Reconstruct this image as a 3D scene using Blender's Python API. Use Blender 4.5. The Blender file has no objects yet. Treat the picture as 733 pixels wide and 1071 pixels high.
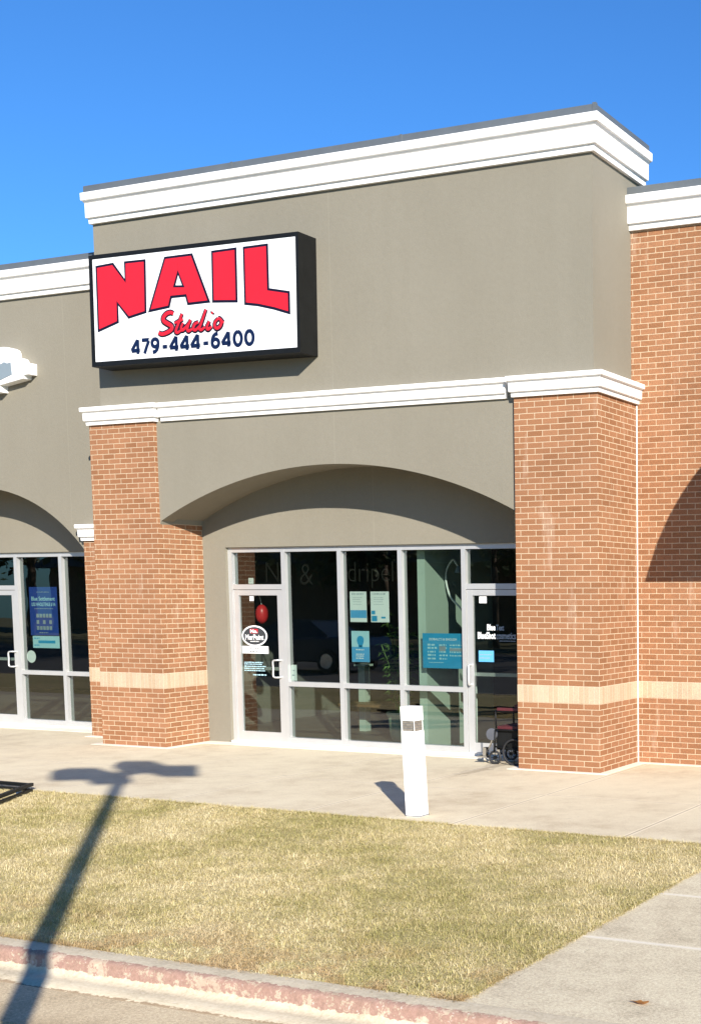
import bpy, bmesh, math, random
import numpy as np
from mathutils import Vector, Matrix
random.seed(7); rng = np.random.default_rng(11)
R = math.radians
scene = bpy.context.scene
COL = scene.collection

# ------------------------------------------------------------------ helpers
def tag(o, label=None, cat=None, group=None, kind=None):
    if label: o['label'] = label
    if cat: o['category'] = cat
    if group: o['group'] = group
    if kind: o['kind'] = kind
    return o

def thing(name, label, cat, loc=(0, 0, 0), group=None):
    o = bpy.data.objects.new(name, None); COL.objects.link(o)
    o.empty_display_size = 0.2
    o.location = loc
    return tag(o, label, cat, group)

def world_loc(p):
    v = Vector((0, 0, 0))
    while p is not None:
        v += Vector(p.location); p = p.parent
    return v

def obj(name, bm, mat, parent=None, smooth=False, loc=None, bevel=0.0):
    """link a bmesh (world coordinates) as one mesh object; parents carry translations only"""
    base = Vector(loc) if loc is not None else Vector((0, 0, 0))
    off = world_loc(parent) + base
    if bevel > 0:
        es = [e for e in bm.edges if len(e.link_faces) == 2 and e.calc_face_angle(0) > 0.6]
        if es:
            bmesh.ops.bevel(bm, geom=es, offset=bevel, segments=2, profile=0.6, affect='EDGES')
    bmesh.ops.translate(bm, verts=bm.verts, vec=-off)
    me = bpy.data.meshes.new(name)
    bm.to_mesh(me); bm.free()
    mats = mat if isinstance(mat, (list, tuple)) else [mat]
    for m in mats: me.materials.append(m)
    if smooth:
        for p in me.polygons: p.use_smooth = True
    o = bpy.data.objects.new(name, me); COL.objects.link(o)
    o.location = base
    o.parent = parent
    return o

def islands(bm):
    seen = set(); out = []
    bm.verts.ensure_lookup_table()
    for v in bm.verts:
        if v in seen: continue
        st = [v]; comp = set()
        while st:
            a = st.pop()
            if a in comp: continue
            comp.add(a); st += [e.other_vert(a) for e in a.link_edges]
        seen |= comp; out.append(comp)
    return out

def objs(name, bm, mat, parent, **kw):
    """one object for every loose piece of the bmesh"""
    for comp in islands(bm):
        nb = bmesh.new(); mp = {v: nb.verts.new(v.co) for v in comp}
        for f in {f for v in comp for f in v.link_faces}: nb.faces.new([mp[v] for v in f.verts])
        bmesh.ops.recalc_face_normals(nb, faces=nb.faces)
        obj(name, nb, mat, parent, **kw)
    bm.free()

def NB(): return bmesh.new()

def box(bm, x0, x1, y0, y1, z0, z1, uv=False, uo=0.0, mi=0):
    v = [bm.verts.new(p) for p in ((x0,y0,z0),(x1,y0,z0),(x1,y1,z0),(x0,y1,z0),(x0,y0,z1),(x1,y0,z1),(x1,y1,z1),(x0,y1,z1))]
    fs = [bm.faces.new([v[i] for i in f]) for f in ((0,3,2,1),(4,5,6,7),(0,1,5,4),(1,2,6,5),(2,3,7,6),(3,0,4,7))]
    for f in fs: f.material_index = mi
    if uv:
        L = bm.loops.layers.uv.verify()
        for f in fs:
            f.normal_update(); n = f.normal
            for l in f.loops:
                c = l.vert.co
                if abs(n.y) > .5: l[L].uv = (c.x - x1 + uo, c.z)
                elif n.x > .5: l[L].uv = (c.y - y0 + uo, c.z)
                elif n.x < -.5: l[L].uv = (x0 - x1 - (c.y - y0) + uo, c.z)
                else: l[L].uv = (c.x - x1, c.y)
    return fs

def prism_y(bm, pts, y0, y1, mi=0):
    """polygon of (x,z) points extruded from y0 (front) to y1"""
    a = [bm.verts.new((x, y0, z)) for x, z in pts]
    b = [bm.verts.new((x, y1, z)) for x, z in pts]
    n = len(pts)
    fs = [bm.faces.new(a), bm.faces.new(list(reversed(b)))]
    for i in range(n):
        j = (i+1) % n
        fs.append(bm.faces.new((a[j], a[i], b[i], b[j])))
    for f in fs: f.material_index = mi
    bmesh.ops.recalc_face_normals(bm, faces=fs)
    return fs

def prism_z(bm, pts, z0, z1):
    a = [bm.verts.new((x, y, z0)) for x, y in pts]
    b = [bm.verts.new((x, y, z1)) for x, y in pts]
    n = len(pts)
    fs = [bm.faces.new(list(reversed(a))), bm.faces.new(b)]
    for i in range(n):
        j = (i+1) % n
        fs.append(bm.faces.new((a[i], a[j], b[j], b[i])))
    bmesh.ops.recalc_face_normals(bm, faces=fs)
    return fs

def tube(bm, pts, r, seg=10, flat=None, caps=True):
    """round tube along a polyline; r number or list; flat scales the tube in Y"""
    pts = [Vector(p) for p in pts]
    n = len(pts)
    rr = r if isinstance(r, (list, tuple)) else [r]*n
    rings = []
    up = None
    for i, p in enumerate(pts):
        t = (pts[min(i+1, n-1)] - pts[max(i-1, 0)]).normalized()
        if up is None:
            up = Vector((0, 0, 1)) if abs(t.z) < .9 else Vector((0, 1, 0))
        a = t.cross(up)
        if a.length < 1e-4: a = t.cross(Vector((1, 0, 0)))
        a.normalize(); b = a.cross(t).normalized(); up = b
        ring = []
        for k in range(seg):
            th = 2*math.pi*k/seg
            d = a*math.cos(th)*rr[i] + b*math.sin(th)*rr[i]
            if flat: d.y *= flat
            ring.append(bm.verts.new(p + d))
        rings.append(ring)
    fs = []
    for i in range(n-1):
        for k in range(seg):
            j = (k+1) % seg
            fs.append(bm.faces.new((rings[i][k], rings[i][j], rings[i+1][j], rings[i+1][k])))
    if caps:
        fs.append(bm.faces.new(list(reversed(rings[0])))); fs.append(bm.faces.new(rings[-1]))
    bmesh.ops.recalc_face_normals(bm, faces=fs)
    return fs

def smooth_line(pts, sub=5):
    P = [Vector(p) for p in pts]
    P = [P[0]*2 - P[1]] + P + [P[-1]*2 - P[-2]]
    out = []
    for i in range(1, len(P)-2):
        for k in range(sub):
            t = k/sub; a, b, c, d = P[i-1], P[i], P[i+1], P[i+2]
            out.append(0.5*((2*b) + (c-a)*t + (2*a-5*b+4*c-d)*t*t + (3*b-a-3*c+d)*t**3))
    out.append(P[-2])
    return out

def arc(cx, cz, r, x0, x1, n):
    return [(x0 + (x1-x0)*i/n, cz + math.sqrt(max(0, r*r - (x0 + (x1-x0)*i/n - cx)**2))) for i in range(n+1)]

def cornice(bm, profile, x0, x1, yf, yb, left=True, right=True):
    """moulding: profile [(projection, z)] swept round the front of a block, mitred at its corners"""
    rows = []
    for p, z in profile:
        row = []
        if left: row += [(x0-p*.45, yb, z), (x0-p*.45, yf-p, z)]
        else: row += [(x0, yf-p, z)]
        if right: row += [(x1+p, yf-p, z), (x1+p, yb, z)]
        else: row += [(x1, yf-p, z)]
        rows.append([bm.verts.new(q) for q in row])
    fs = []
    m = len(rows[0])
    for i in range(len(rows)-1):
        for k in range(m-1):
            fs.append(bm.faces.new((rows[i][k], rows[i][k+1], rows[i+1][k+1], rows[i+1][k])))
    # closed ends
    for k in (0, m-1):
        fs.append(bm.faces.new([r[k] for r in rows]))
    if m > 2:
        fs.append(bm.faces.new(rows[0])); fs.append(bm.faces.new(list(reversed(rows[-1]))))
    else:
        fs.append(bm.faces.new((rows[0][0], rows[-1][0], rows[-1][1], rows[0][1])))
    bmesh.ops.recalc_face_normals(bm, faces=fs)

def text_bm(s, x0, z0, x1, z1, y, depth=0.002, bold=0.0, shear=0.0, seglim=3, space=1.0):
    """lettering fitted to a rectangle, lying in an XZ plane"""
    cu = bpy.data.curves.new('t', 'FONT'); cu.body = s; cu.size = 1
    cu.space_character = space; cu.offset = bold; cu.shear = shear; cu.resolution_u = seglim; cu.extrude = 0.5; cu.fill_mode = 'BOTH'
    o = bpy.data.objects.new('t', cu); COL.objects.link(o)
    dg = bpy.context.evaluated_depsgraph_get(); dg.update()
    me = bpy.data.meshes.new_from_object(o.evaluated_get(dg))
    bpy.data.objects.remove(o); bpy.data.curves.remove(cu)
    co = np.zeros(len(me.vertices)*3); me.vertices.foreach_get('co', co); co = co.reshape(-1, 3)
    mn, mx = co.min(0), co.max(0)
    bm = NB(); bm.from_mesh(me); bpy.data.meshes.remove(me)
    for v in bm.verts:
        c = v.co.copy()
        v.co = (x0 + (c.x-mn[0])/(mx[0]-mn[0])*(x1-x0), y - depth*(c.z-mn[2])/(mx[2]-mn[2]), z0 + (c.y-mn[1])/(mx[1]-mn[1])*(z1-z0))
    return bm

# ------------------------------------------------------------------ materials
class NT:
    def __init__(s, name):
        s.m = bpy.data.materials.new(name); s.m.use_nodes = True
        s.t = s.m.node_tree; s.t.nodes.clear()
        s.out = s.n('ShaderNodeOutputMaterial')
    def n(s, typ, **kw):
        nd = s.t.nodes.new(typ)
        for k, v in kw.items():
            if k in nd.inputs: nd.inputs[k].default_value = v
            else: setattr(nd, k, v)
        return nd
    def l(s, a, b): s.t.links.new(a, b)
    def math(s, op, a, b=None, clamp=False):
        nd = s.n('ShaderNodeMath', operation=op, use_clamp=clamp)
        for i, x in enumerate((a, b)):
            if x is None: continue
            if isinstance(x, (int, float)): nd.inputs[i].default_value = x
            else: s.l(x, nd.inputs[i])
        return nd.outputs[0]
    def coord(s, which='Object'): return s.n('ShaderNodeTexCoord').outputs[which]
    def noise(s, vec, scale, detail=4, rough=.55, dist=0.0):
        nd = s.n('ShaderNodeTexNoise'); nd.inputs['Scale'].default_value = scale
        nd.inputs['Detail'].default_value = detail; nd.inputs['Roughness'].default_value = rough
        nd.inputs['Distortion'].default_value = dist
        if vec is not None: s.l(vec, nd.inputs['Vector'])
        return nd.outputs['Fac']
    def ramp(s, fac, stops):
        nd = s.n('ShaderNodeValToRGB'); e = nd.color_ramp.elements
        while len(e) < len(stops): e.new(.5)
        for el, (p, c) in zip(e, stops):
            el.position = p; el.color = (*c, 1) if len(c) == 3 else c
        s.l(fac, nd.inputs['Fac']); return nd.outputs['Color']
    def mix(s, fac, a, b, mode='MIX'):
        nd = s.n('ShaderNodeMix', data_type='RGBA', blend_type=mode)
        for i, x in ((0, fac), (6, a), (7, b)):
            if isinstance(x, (int, float)): nd.inputs[i].default_value = x
            elif isinstance(x, (tuple, list)): nd.inputs[i].default_value = (*x, 1) if len(x) == 3 else x
            else: s.l(x, nd.inputs[i])
        return nd.outputs[2]
    def vmap(s, vec, scale=(1,1,1), loc=(0,0,0), rot=(0,0,0)):
        nd = s.n('ShaderNodeMapping'); nd.inputs['Scale'].default_value = scale
        nd.inputs['Location'].default_value = loc; nd.inputs['Rotation'].default_value = rot
        s.l(vec, nd.inputs['Vector']); return nd.outputs[0]
    def bump(s, h, strength=.3, dist=.01, normal=None):
        nd = s.n('ShaderNodeBump'); nd.inputs['Strength'].default_value = strength
        nd.inputs['Distance'].default_value = dist; s.l(h, nd.inputs['Height'])
        if normal is not None: s.l(normal, nd.inputs['Normal'])
        return nd.outputs[0]
    def bsdf(s, col, rough=.7, metal=0, normal=None, spec=.5, **kw):
        nd = s.n('ShaderNodeBsdfPrincipled')
        for k, x in (('Base Color', col), ('Roughness', rough), ('Metallic', metal), ('Specular IOR Level', spec)):
            if isinstance(x, (int, float)): nd.inputs[k].default_value = x
            elif isinstance(x, (tuple, list)): nd.inputs[k].default_value = (*x, 1) if len(x) == 3 else x
            else: s.l(x, nd.inputs[k])
        if normal is not None: s.l(normal, nd.inputs['Normal'])
        for k, x in kw.items(): nd.inputs[k].default_value = x
        s.l(nd.outputs[0], s.out.inputs['Surface']); return nd

def plain(name, col, rough=.5, metal=0, var=.12, nscale=8, bump=0.0, spec=.5):
    t = NT(name); c = t.coord()
    f = t.noise(c, nscale, 5)
    dark = tuple(x*(1-var) for x in col); lite = tuple(min(1, x*(1+var)) for x in col)
    colr = t.ramp(f, [(.3, dark), (.7, lite)])
    nrm = t.bump(t.noise(c, nscale*12, 3), bump, .004) if bump else None
    t.bsdf(colr, rough, metal, nrm, spec)
    return t.m

M = {}
def mat_stucco():
    t = NT('painted_stucco'); c = t.coord()
    big = t.noise(t.vmap(c, (.5, .5, .35)), 1.2, 4, .6)
    streak = t.noise(t.vmap(c, (5, 5, .18)), 1.4, 3, .6)
    fine = t.noise(c, 260, 3, .6)
    trow = t.noise(c, 22, 4, .6)
    k = t.math('ADD', t.math('MULTIPLY', big, .62), t.math('MULTIPLY', streak, .13))
    k = t.math('ADD', k, t.math('MULTIPLY', trow, .25))
    col = t.ramp(k, [(.3, (.178, .162, .124)), (.5, (.198, .181, .140)), (.70, (.218, .200, .157))])
    col = t.mix(.10, col, t.ramp(fine, [(.3, (.1, .09, .07)), (.7, (.6, .55, .45))]))
    sx = t.n('ShaderNodeSeparateXYZ'); t.l(c, sx.inputs[0])
    for jx in (-4.97, .30):
        dj = t.math('ABSOLUTE', t.math('SUBTRACT', sx.outputs[0], jx))
        col = t.mix(t.math('MULTIPLY', t.math('LESS_THAN', dj, .007), .18), col, (.30, .28, .22))
    n = t.bump(fine, .5, .003, t.bump(trow, .16, .012))
    t.bsdf(col, .92, 0, n, .25); return t.m
M['stucco'] = mat_stucco()

def mat_brick(name, soldier=False):
    t = NT(name); uv = t.n('ShaderNodeUVMap').outputs[0]
    c = t.coord()
    wob = t.n('ShaderNodeTexNoise'); wob.inputs['Scale'].default_value = 9; wob.inputs['Detail'].default_value = 2
    t.l(c, wob.inputs['Vector'])
    vm = t.n('ShaderNodeVectorMath', operation='MULTIPLY_ADD')
    t.l(wob.outputs['Color'], vm.inputs[0]); vm.inputs[1].default_value = (.004, .004, 0); t.l(uv, vm.inputs[2])
    def bt(vec, c1, c2, mo, smooth=.12, ms=.0047):
        b = t.n('ShaderNodeTexBrick'); b.offset = 0 if soldier else .5; b.offset_frequency = 2; b.squash = 1
        b.inputs['Color1'].default_value = (*c1, 1); b.inputs['Color2'].default_value = (*c2, 1); b.inputs['Mortar'].default_value = (*mo, 1)
        b.inputs['Scale'].default_value = 1; b.inputs['Mortar Size'].default_value = ms; b.inputs['Mortar Smooth'].default_value = smooth
        b.inputs['Brick Width'].default_value = .0677 if soldier else .2032
        b.inputs['Row Height'].default_value = .2031 if soldier else .0677
        t.l(vec, b.inputs['Vector']); return b
    if soldier:
        b = bt(vm.outputs[0], (.42, .345, .245), (.50, .42, .315), (.56, .49, .385), ms=.0042)
    else:
        b = bt(vm.outputs[0], (.243, .124, .064), (.312, .168, .094), (.52, .445, .325))
    # second random value per brick
    fine = t.noise(c, 95, 4, .65)
    patch = t.noise(c, 1.3, 4, .6)
    col = t.mix(.28, b.outputs['Color'], t.ramp(fine, [(.35, (.10, .05, .03)), (.65, (.9, .62, .42))]), 'OVERLAY')
    col = t.mix(.22, col, t.ramp(patch, [(.35, (.35, .33, .32)), (.65, (.66, .64, .60))]), 'OVERLAY')
    if not soldier:
        # efflorescence: pale salt bloom, strongest where water ran down the pier
        e1 = t.noise(t.vmap(c, (2.6, 2.6, .55)), 1.6, 5, .65)
        e2 = t.noise(c, 30, 4, .7)
        ef = t.math('MULTIPLY', t.math('SUBTRACT', e1, .60, True), t.math('MULTIPLY', e2, 3.0), True)
        col = t.mix(ef, col, (.78, .66, .52))
    h = t.math('SUBTRACT', t.math('MULTIPLY', fine, .18), t.math('MULTIPLY', b.outputs['Fac'], 1.0))
    n = t.bump(h, .55, .006)
    t.bsdf(col, .9, 0, n, .2); return t.m
M['brick'] = mat_brick('orange_brick'); M['soldier'] = mat_brick('cream_soldier_brick', True)

def mat_white(name='white_trim_paint', col=(.84, .83, .81)):
    t = NT(name); c = t.coord()
    d = t.noise(t.vmap(c, (3, 3, .6)), 2, 5, .65)
    f = t.noise(c, 140, 3)
    cc = t.ramp(d, [(.25, tuple(x*.90 for x in col)), (.6, col)])
    t.bsdf(cc, .7, 0, t.bump(f, .25, .002), .3); return t.m
M['white'] = mat_white()
M['coping'] = plain('grey_metal_coping', (.135, .15, .158), .42, .3, .10, 3)
M['bollard'] = mat_white('bollard_paint', (.83, .82, .79))

def mat_alu():
    t = NT('brushed_aluminium'); c = t.coord()
    f = t.noise(t.vmap(c, (40, 40, 2)), 3, 4)
    d = t.noise(c, 5, 4)
    col = t.mix(d, (.56, .565, .56), (.67, .67, .66))
    t.bsdf(col, .42, .55, t.bump(f, .05, .002), .5); return t.m
M['alu'] = mat_alu()

def mat_glass():
    t = NT('tinted_window_glass')
    g = t.n('ShaderNodeNewGeometry')
    c = t.coord()
    nb = t.bump(t.noise(c, 1.3, 2, .5), .035, .03)
    dot = t.n('ShaderNodeVectorMath', operation='DOT_PRODUCT')
    t.l(g.outputs['Normal'], dot.inputs[0]); t.l(g.outputs['Incoming'], dot.inputs[1])
    d = t.math('ABSOLUTE', dot.outputs['Value'])
    k = t.math('POWER', t.math('SUBTRACT', 1.0, d, True), 5)
    fr = t.math('ADD', t.math('MULTIPLY', k, .9), .11, True)
    tr = t.n('ShaderNodeBsdfTransparent'); tr.inputs['Color'].default_value = (.54, .62, .57, 1)
    gl = t.n('ShaderNodeBsdfGlossy'); gl.inputs['Roughness'].default_value = .004; gl.inputs['Color'].default_value = (1, 1, 1, 1)
    t.l(nb, gl.inputs['Normal'])
    mx = t.n('ShaderNodeMixShader'); t.l(fr, mx.inputs[0]); t.l(tr.outputs[0], mx.inputs[1]); t.l(gl.outputs[0], mx.inputs[2])
    t.l(mx.outputs[0], t.out.inputs['Surface']); return t.m
M['glass'] = mat_glass()

def mat_concrete(name, base, stain, joints_x=(), joints_y=(), jcol=(.30, .26, .2), jw=.006, speck=.5, bands=None, crack=False):
    t = NT(name); c = t.coord()
    sx = t.n('ShaderNodeSeparateXYZ'); t.l(c, sx.inputs[0])
    big = t.noise(c, .55, 5, .6); mid = t.noise(c, 3.2, 6, .7); fine = t.noise(c, 60, 4, .7); gr = t.noise(c, 210, 2, .6)
    k = t.math('ADD', t.math('MULTIPLY', big, .55), t.math('MULTIPLY', mid, .45))
    col = t.ramp(k, [(.38, stain), (.49, tuple((a*.7+b*.3) for a, b in zip(base, stain))), (.57, base)])
    fleck = t.math('GREATER_THAN', t.noise(t.vmap(c, (5, 14, 1)), 2.2, 5, .8), .66)
    col = t.mix(t.math('MULTIPLY', fleck, .30*speck), col, tuple(x*.45 for x in stain))
    col = t.mix(.45*speck, col, t.ramp(fine, [(.3, (.2, .18, .15)), (.7, (.85, .8, .72))]), 'OVERLAY')
    col = t.mix(.45*speck, col, t.ramp(gr, [(.32, (.18, .16, .13)), (.6, (.7, .66, .58))]), 'OVERLAY')
    # small dark spots
    vor = t.n('ShaderNodeTexVoronoi'); vor.inputs['Scale'].default_value = 5.5; t.l(c, vor.inputs['Vector'])
    spot = t.math('LESS_THAN', t.math('ADD', vor.outputs['Distance'], t.math('MULTIPLY', fine, .06)), .075)
    col = t.mix(t.math('MULTIPLY', spot, .45*speck), col, (.12, .10, .08))
    if crack:
        w = t.n('ShaderNodeTexVoronoi', feature='DISTANCE_TO_EDGE'); w.inputs['Scale'].default_value = .42
        nd = t.n('ShaderNodeTexNoise'); nd.inputs['Scale'].default_value = 3; t.l(c, nd.inputs['Vector'])
        ad = t.n('ShaderNodeVectorMath', operation='MULTIPLY_ADD'); t.l(nd.outputs['Color'], ad.inputs[0]); ad.inputs[1].default_value = (.5, .5, 0); t.l(c, ad.inputs[2])
        t.l(ad.outputs[0], w.inputs['Vector'])
        ck = t.math('MULTIPLY', t.math('LESS_THAN', w.outputs['Distance'], .0035), t.math('MULTIPLY', t.math('GREATER_THAN', mid, .60), .35))
        col = t.mix(ck, col, (.16, .13, .1))
    if crack and joints_x:
        dj = t.math('ABSOLUTE', t.math('SUBTRACT', sx.outputs[0], -1.5))
        st = t.math('MULTIPLY', t.math('LESS_THAN', dj, t.math('MULTIPLY', t.math('SUBTRACT', mid, .40, True), .9)), t.math('MULTIPLY', t.math('GREATER_THAN', sx.outputs[1], -.75), .5))
        col = t.mix(st, col, (.24, .18, .12))
    hj = None
    for ax, js in ((0, joints_x), (1, joints_y)):
        for j in js:
            dd = t.math('ABSOLUTE', t.math('SUBTRACT', sx.outputs[ax], j))
            dd = t.math('ADD', dd, t.math('MULTIPLY', t.math('SUBTRACT', mid, .5), .006))
            msk = t.math('LESS_THAN', dd, jw)
            lip = t.math('LESS_THAN', t.math('ABSOLUTE', t.math('SUBTRACT', dd, jw*2.2)), jw*1.2)
            col = t.mix(t.math('MULTIPLY', lip, .5), col, tuple(min(1, b*1.25) for b in base))
            col = t.mix(t.math('MULTIPLY', msk, .75), col, jcol)
            hj = msk if hj is None else t.math('MAXIMUM', hj, msk)
    h = t.math('ADD', t.math('MULTIPLY', fine, .5), t.math('MULTIPLY', gr, .3))
    if hj is not None: h = t.math('SUBTRACT', h, t.math('MULTIPLY', hj, 1.2))
    t.bsdf(col, .9, 0, t.bump(h, .35, .006), .25); return t.m
M['walk'] = mat_concrete('sidewalk_concrete', (.66, .59, .455), (.51, .44, .325), joints_x=[-13.45, -11.75, -10.05, -8.35, -6.65, -4.95, -3.25, -1.55, .17, 1.9, 3.6, 5.3], joints_y=[-1.62], jcol=(.33, .26, .18), jw=.009, speck=.55, crack=True)
M['path'] = mat_concrete('path_concrete', (.61, .555, .44), (.40, .358, .275), joints_y=[-5.14, -6.34, -3.95], jcol=(.74, .69, .60), jw=.009, speck=1.0, crack=True)
M['apron_halo'] = mat_concrete('pale_concrete_and_halo', (.78, .74, .66), (.68, .62, .52), speck=.3)
M['road'] = mat_concrete('gutter_concrete', (.56, .475, .345), (.38, .31, .21), speck=1.0)
M['lot'] = plain('parking_lot_asphalt', (.085, .08, .075), .9, 0, .25, 3, .3)

def mat_kerb():
    t = NT('weathered_kerb_concrete'); c = t.coord()
    sx = t.n('ShaderNodeSeparateXYZ'); t.l(c, sx.inputs[0])
    big = t.noise(c, 2.2, 6, .7); fine = t.noise(c, 45, 5, .75); gr = t.noise(t.vmap(c, (1, 1, 1)), 15, 5, .7)
    con = t.ramp(t.math('ADD', t.math('MULTIPLY', big, .5), t.math('MULTIPLY', fine, .5)), [(.34, (.33, .275, .19)), (.5, (.52, .445, .32)), (.66, (.62, .55, .415))])
    red = t.ramp(fine, [(.3, (.13, .036, .034)), (.55, (.22, .066, .060)), (.75, (.33, .15, .13))])
    # faded paint lives on the nose and face of the kerb (y -7.80 .. -7.93), chipped
    wob = t.math('MULTIPLY', t.math('SUBTRACT', gr, .5), .10)
    yy = t.math('ADD', sx.outputs[1], wob)
    m1 = t.math('LESS_THAN', yy, -7.845)
    zz = t.math('ADD', sx.outputs[2], t.math('MULTIPLY', wob, .7))
    m2 = t.math('GREATER_THAN', zz, -.078)
    chips = t.math('GREATER_THAN', t.math('ADD', t.math('MULTIPLY', gr, .6), t.math('MULTIPLY', fine, .4)), .44)
    wear = t.math('MULTIPLY', t.math('MULTIPLY', m1, m2), t.math('MULTIPLY', t.math('ADD', t.math('MULTIPLY', chips, .45), t.math('MULTIPLY', big, .45)), t.math('ADD', t.math('MULTIPLY', t.math('GREATER_THAN', t.noise(c, 5.5, 6, .75, .6), .47), .45), .5)))
    col = t.mix(wear, con, red)
    # white flaking
    fl = t.math('MULTIPLY', t.math('GREATER_THAN', t.noise(c, 24, 6, .8), .63), t.math('MULTIPLY', m1, .75))
    col = t.mix(fl, col, (.56, .51, .44))
    dirt = t.math('MULTIPLY', t.math('LESS_THAN', t.math('ADD', yy, t.math('MULTIPLY', big, .12)), -8.045), t.math('MULTIPLY', t.math('GREATER_THAN', gr, .42), .7))
    col = t.mix(dirt, col, (.17, .105, .055))
    t.bsdf(col, .9, 0, t.bump(t.math('ADD', fine, gr), .3, .006), .25); return t.m
M['kerb'] = mat_kerb()

def lawn_color(t, c):
    p1 = t.noise(c, .55, 4, .55, .3); p2 = t.noise(c, 2.6, 4, .6)
    return t.math('ADD', .5, t.math('MULTIPLY', t.math('SUBTRACT', t.math('ADD', t.math('MULTIPLY', p1, .6), t.math('MULTIPLY', p2, .4)), .5), 2.5))
def mat_soil():
    t = NT('lawn_thatch'); c = t.coord()
    k = lawn_color(t, c); f = t.noise(c, 70, 5, .75)
    a = t.ramp(k, [(.40, (.40, .36, .15)), (.56, (.60, .50, .26))])
    col = t.mix(.6, a, t.ramp(f, [(.3, (.26, .20, .09)), (.7, (.68, .57, .33))]))
    t.bsdf(col, .95, 0, t.bump(f, .8, .02), .1); return t.m
def mat_blade():
    t = NT('dormant_grass_blades'); c = t.coord()
    at = t.n('ShaderNodeAttribute', attribute_name='tint'); r = at.outputs['Fac']
    k = lawn_color(t, c)
    kk = t.math('ADD', t.math('MULTIPLY', k, .64), t.math('MULTIPLY', r, .36))
    col = t.ramp(kk, [(.22, (.34, .32, .095)), (.37, (.49, .43, .16)), (.50, (.68, .57, .285)), (.68, (.88, .77, .49))])
    sy = t.n('ShaderNodeSeparateXYZ'); t.l(c, sy.inputs[0])
    near = t.math('MULTIPLY', t.math('SUBTRACT', -6.75, sy.outputs[1]), 1.3, True)
    bare = t.math('MULTIPLY', t.math('GREATER_THAN', t.noise(c, 1.7, 5, .7), .50), t.math('MULTIPLY', near, .6))
    col = t.mix(.12, col, (.80, .68, .40))
    col = t.mix(bare, col, (.50, .315, .16))
    brown = t.math('GREATER_THAN', r, .975)
    col = t.mix(t.math('MULTIPLY', brown, .7), col, (.17, .095, .045))
    d = t.n('ShaderNodeBsdfDiffuse'); t.l(col, d.inputs[0])
    tl = t.n('ShaderNodeBsdfTranslucent'); t.l(col, tl.inputs[0])
    mx = t.n('ShaderNodeMixShader'); mx.inputs[0].default_value = .35
    t.l(d.outputs[0], mx.inputs[1]); t.l(tl.outputs[0], mx.inputs[2]); t.l(mx.outputs[0], t.out.inputs['Surface']); return t.m
M['soil'] = mat_soil(); M['blade'] = mat_blade()

M['black'] = plain('black_painted_metal', (.007, .0075, .0075), .5, 0, .2, 6, 0, .25)
M['signface'] = plain('white_sign_plastic', (.84, .84, .84), .35, 0, .02, 2)
M['signred'] = plain('red_sign_vinyl', (.60, .014, .028), .45, 0, .03, 3, 0, .3)
M['signnavy'] = plain('dark_navy_vinyl', (.006, .007, .022), .5, 0, .05, 3, 0, .2)
M['navytext'] = plain('navy_number_vinyl', (.004, .013, .05), .5, 0, .05, 3, 0, .2)
M['paper'] = plain('white_paper', (.78, .80, .80), .8, 0, .04, 5)
M['paleblue'] = plain('pale_blue_print', (.42, .66, .74), .7, 0, .05, 5)
M['cyan'] = plain('cyan_print', (.03, .32, .58), .6, 0, .06, 5)
M['skyblue'] = plain('sky_blue_print', (.10, .38, .68), .6, 0, .06, 5)
M['royal'] = plain('royal_blue_print', (.018, .055, .30), .6, 0, .08, 5)
M['ink'] = plain('dark_ink', (.03, .035, .04), .7, 0, .1, 5)
M['greyink'] = plain('grey_vinyl', (.28, .33, .38), .6, 0, .1, 5)
M['dimgrey'] = plain('faded_window_lettering', (.022, .02, .018), .8, 0, .15, 6, 0, .1)
M['tape'] = plain('white_tape', (.82, .82, .82), .6, 0, .03, 5)
M['lens'] = plain('grey_louvre_lens', (.20, .18, .15), .25, 0, .3, 40)
M['intfloor'] = plain('interior_floor', (.10, .085, .065), .5, 0, .2, 2)
M['intwall'] = plain('interior_wall', (.17, .16, .145), .8, 0, .1, 1.5)
M['intdark'] = plain('interior_ceiling', (.12, .12, .12), .8, 0, .1, 1.5)
M['partition'] = plain('pale_green_partition', (.46, .54, .48), .7, 0, .05, 1.5)
M['wood'] = plain('brown_wood', (.22, .12, .06), .5, 0, .25, 6)
M['planter'] = plain('pale_green_pot', (.42, .50, .36), .5, 0, .1, 6)
M['plantleaf'] = plain('house_plant_leaf', (.12, .20, .05), .5, 0, .35, 9)
M['redsat'] = plain('red_balloon_plastic', (.62, .03, .035), .35, 0, .06, 4)
M['maroon'] = plain('maroon_vinyl', (.075, .012, .016), .55, 0, .15, 9)
M['chrome'] = plain('chrome_steel', (.72, .72, .72), .18, 1, .05, 5)
M['greyplastic'] = plain('grey_plastic', (.09, .095, .11), .5, 0, .1, 6)
M['rubber'] = plain('black_rubber', (.015, .015, .016), .7, 0, .2, 9)
M['pole'] = plain('bronze_lamp_pole', (.05, .045, .04), .5, .2, .1, 4)
M['awning'] = plain('dark_green_awning_canvas', (.04, .07, .055), .85, 0, .1, 10)
M['carpaint'] = plain('dark_blue_car_paint', (.012, .03, .07), .15, .3, .05, 2)
M['carglass'] = plain('car_glass', (.02, .025, .03), .05, 0, .05, 2)
M['bark'] = plain('tree_bark', (.12, .085, .06), .9, 0, .3, 12, .5)
M['treeleaf'] = plain('tree_foliage', (.055, .085, .028), .7, 0, .4, 3)
M['farwall'] = plain('far_brick_wall', (.28, .15, .09), .9, 0, .12, 3)
M['farroof'] = plain('far_shingle_roof', (.10, .09, .085), .9, 0, .12, 3)
M['fargrass'] = plain('verge_grass', (.16, .15, .06), .95, 0, .25, 2, .4)
M['leaf'] = plain('orange_dead_leaf', (.50, .24, .07), .7, 0, .3, 40)
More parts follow.
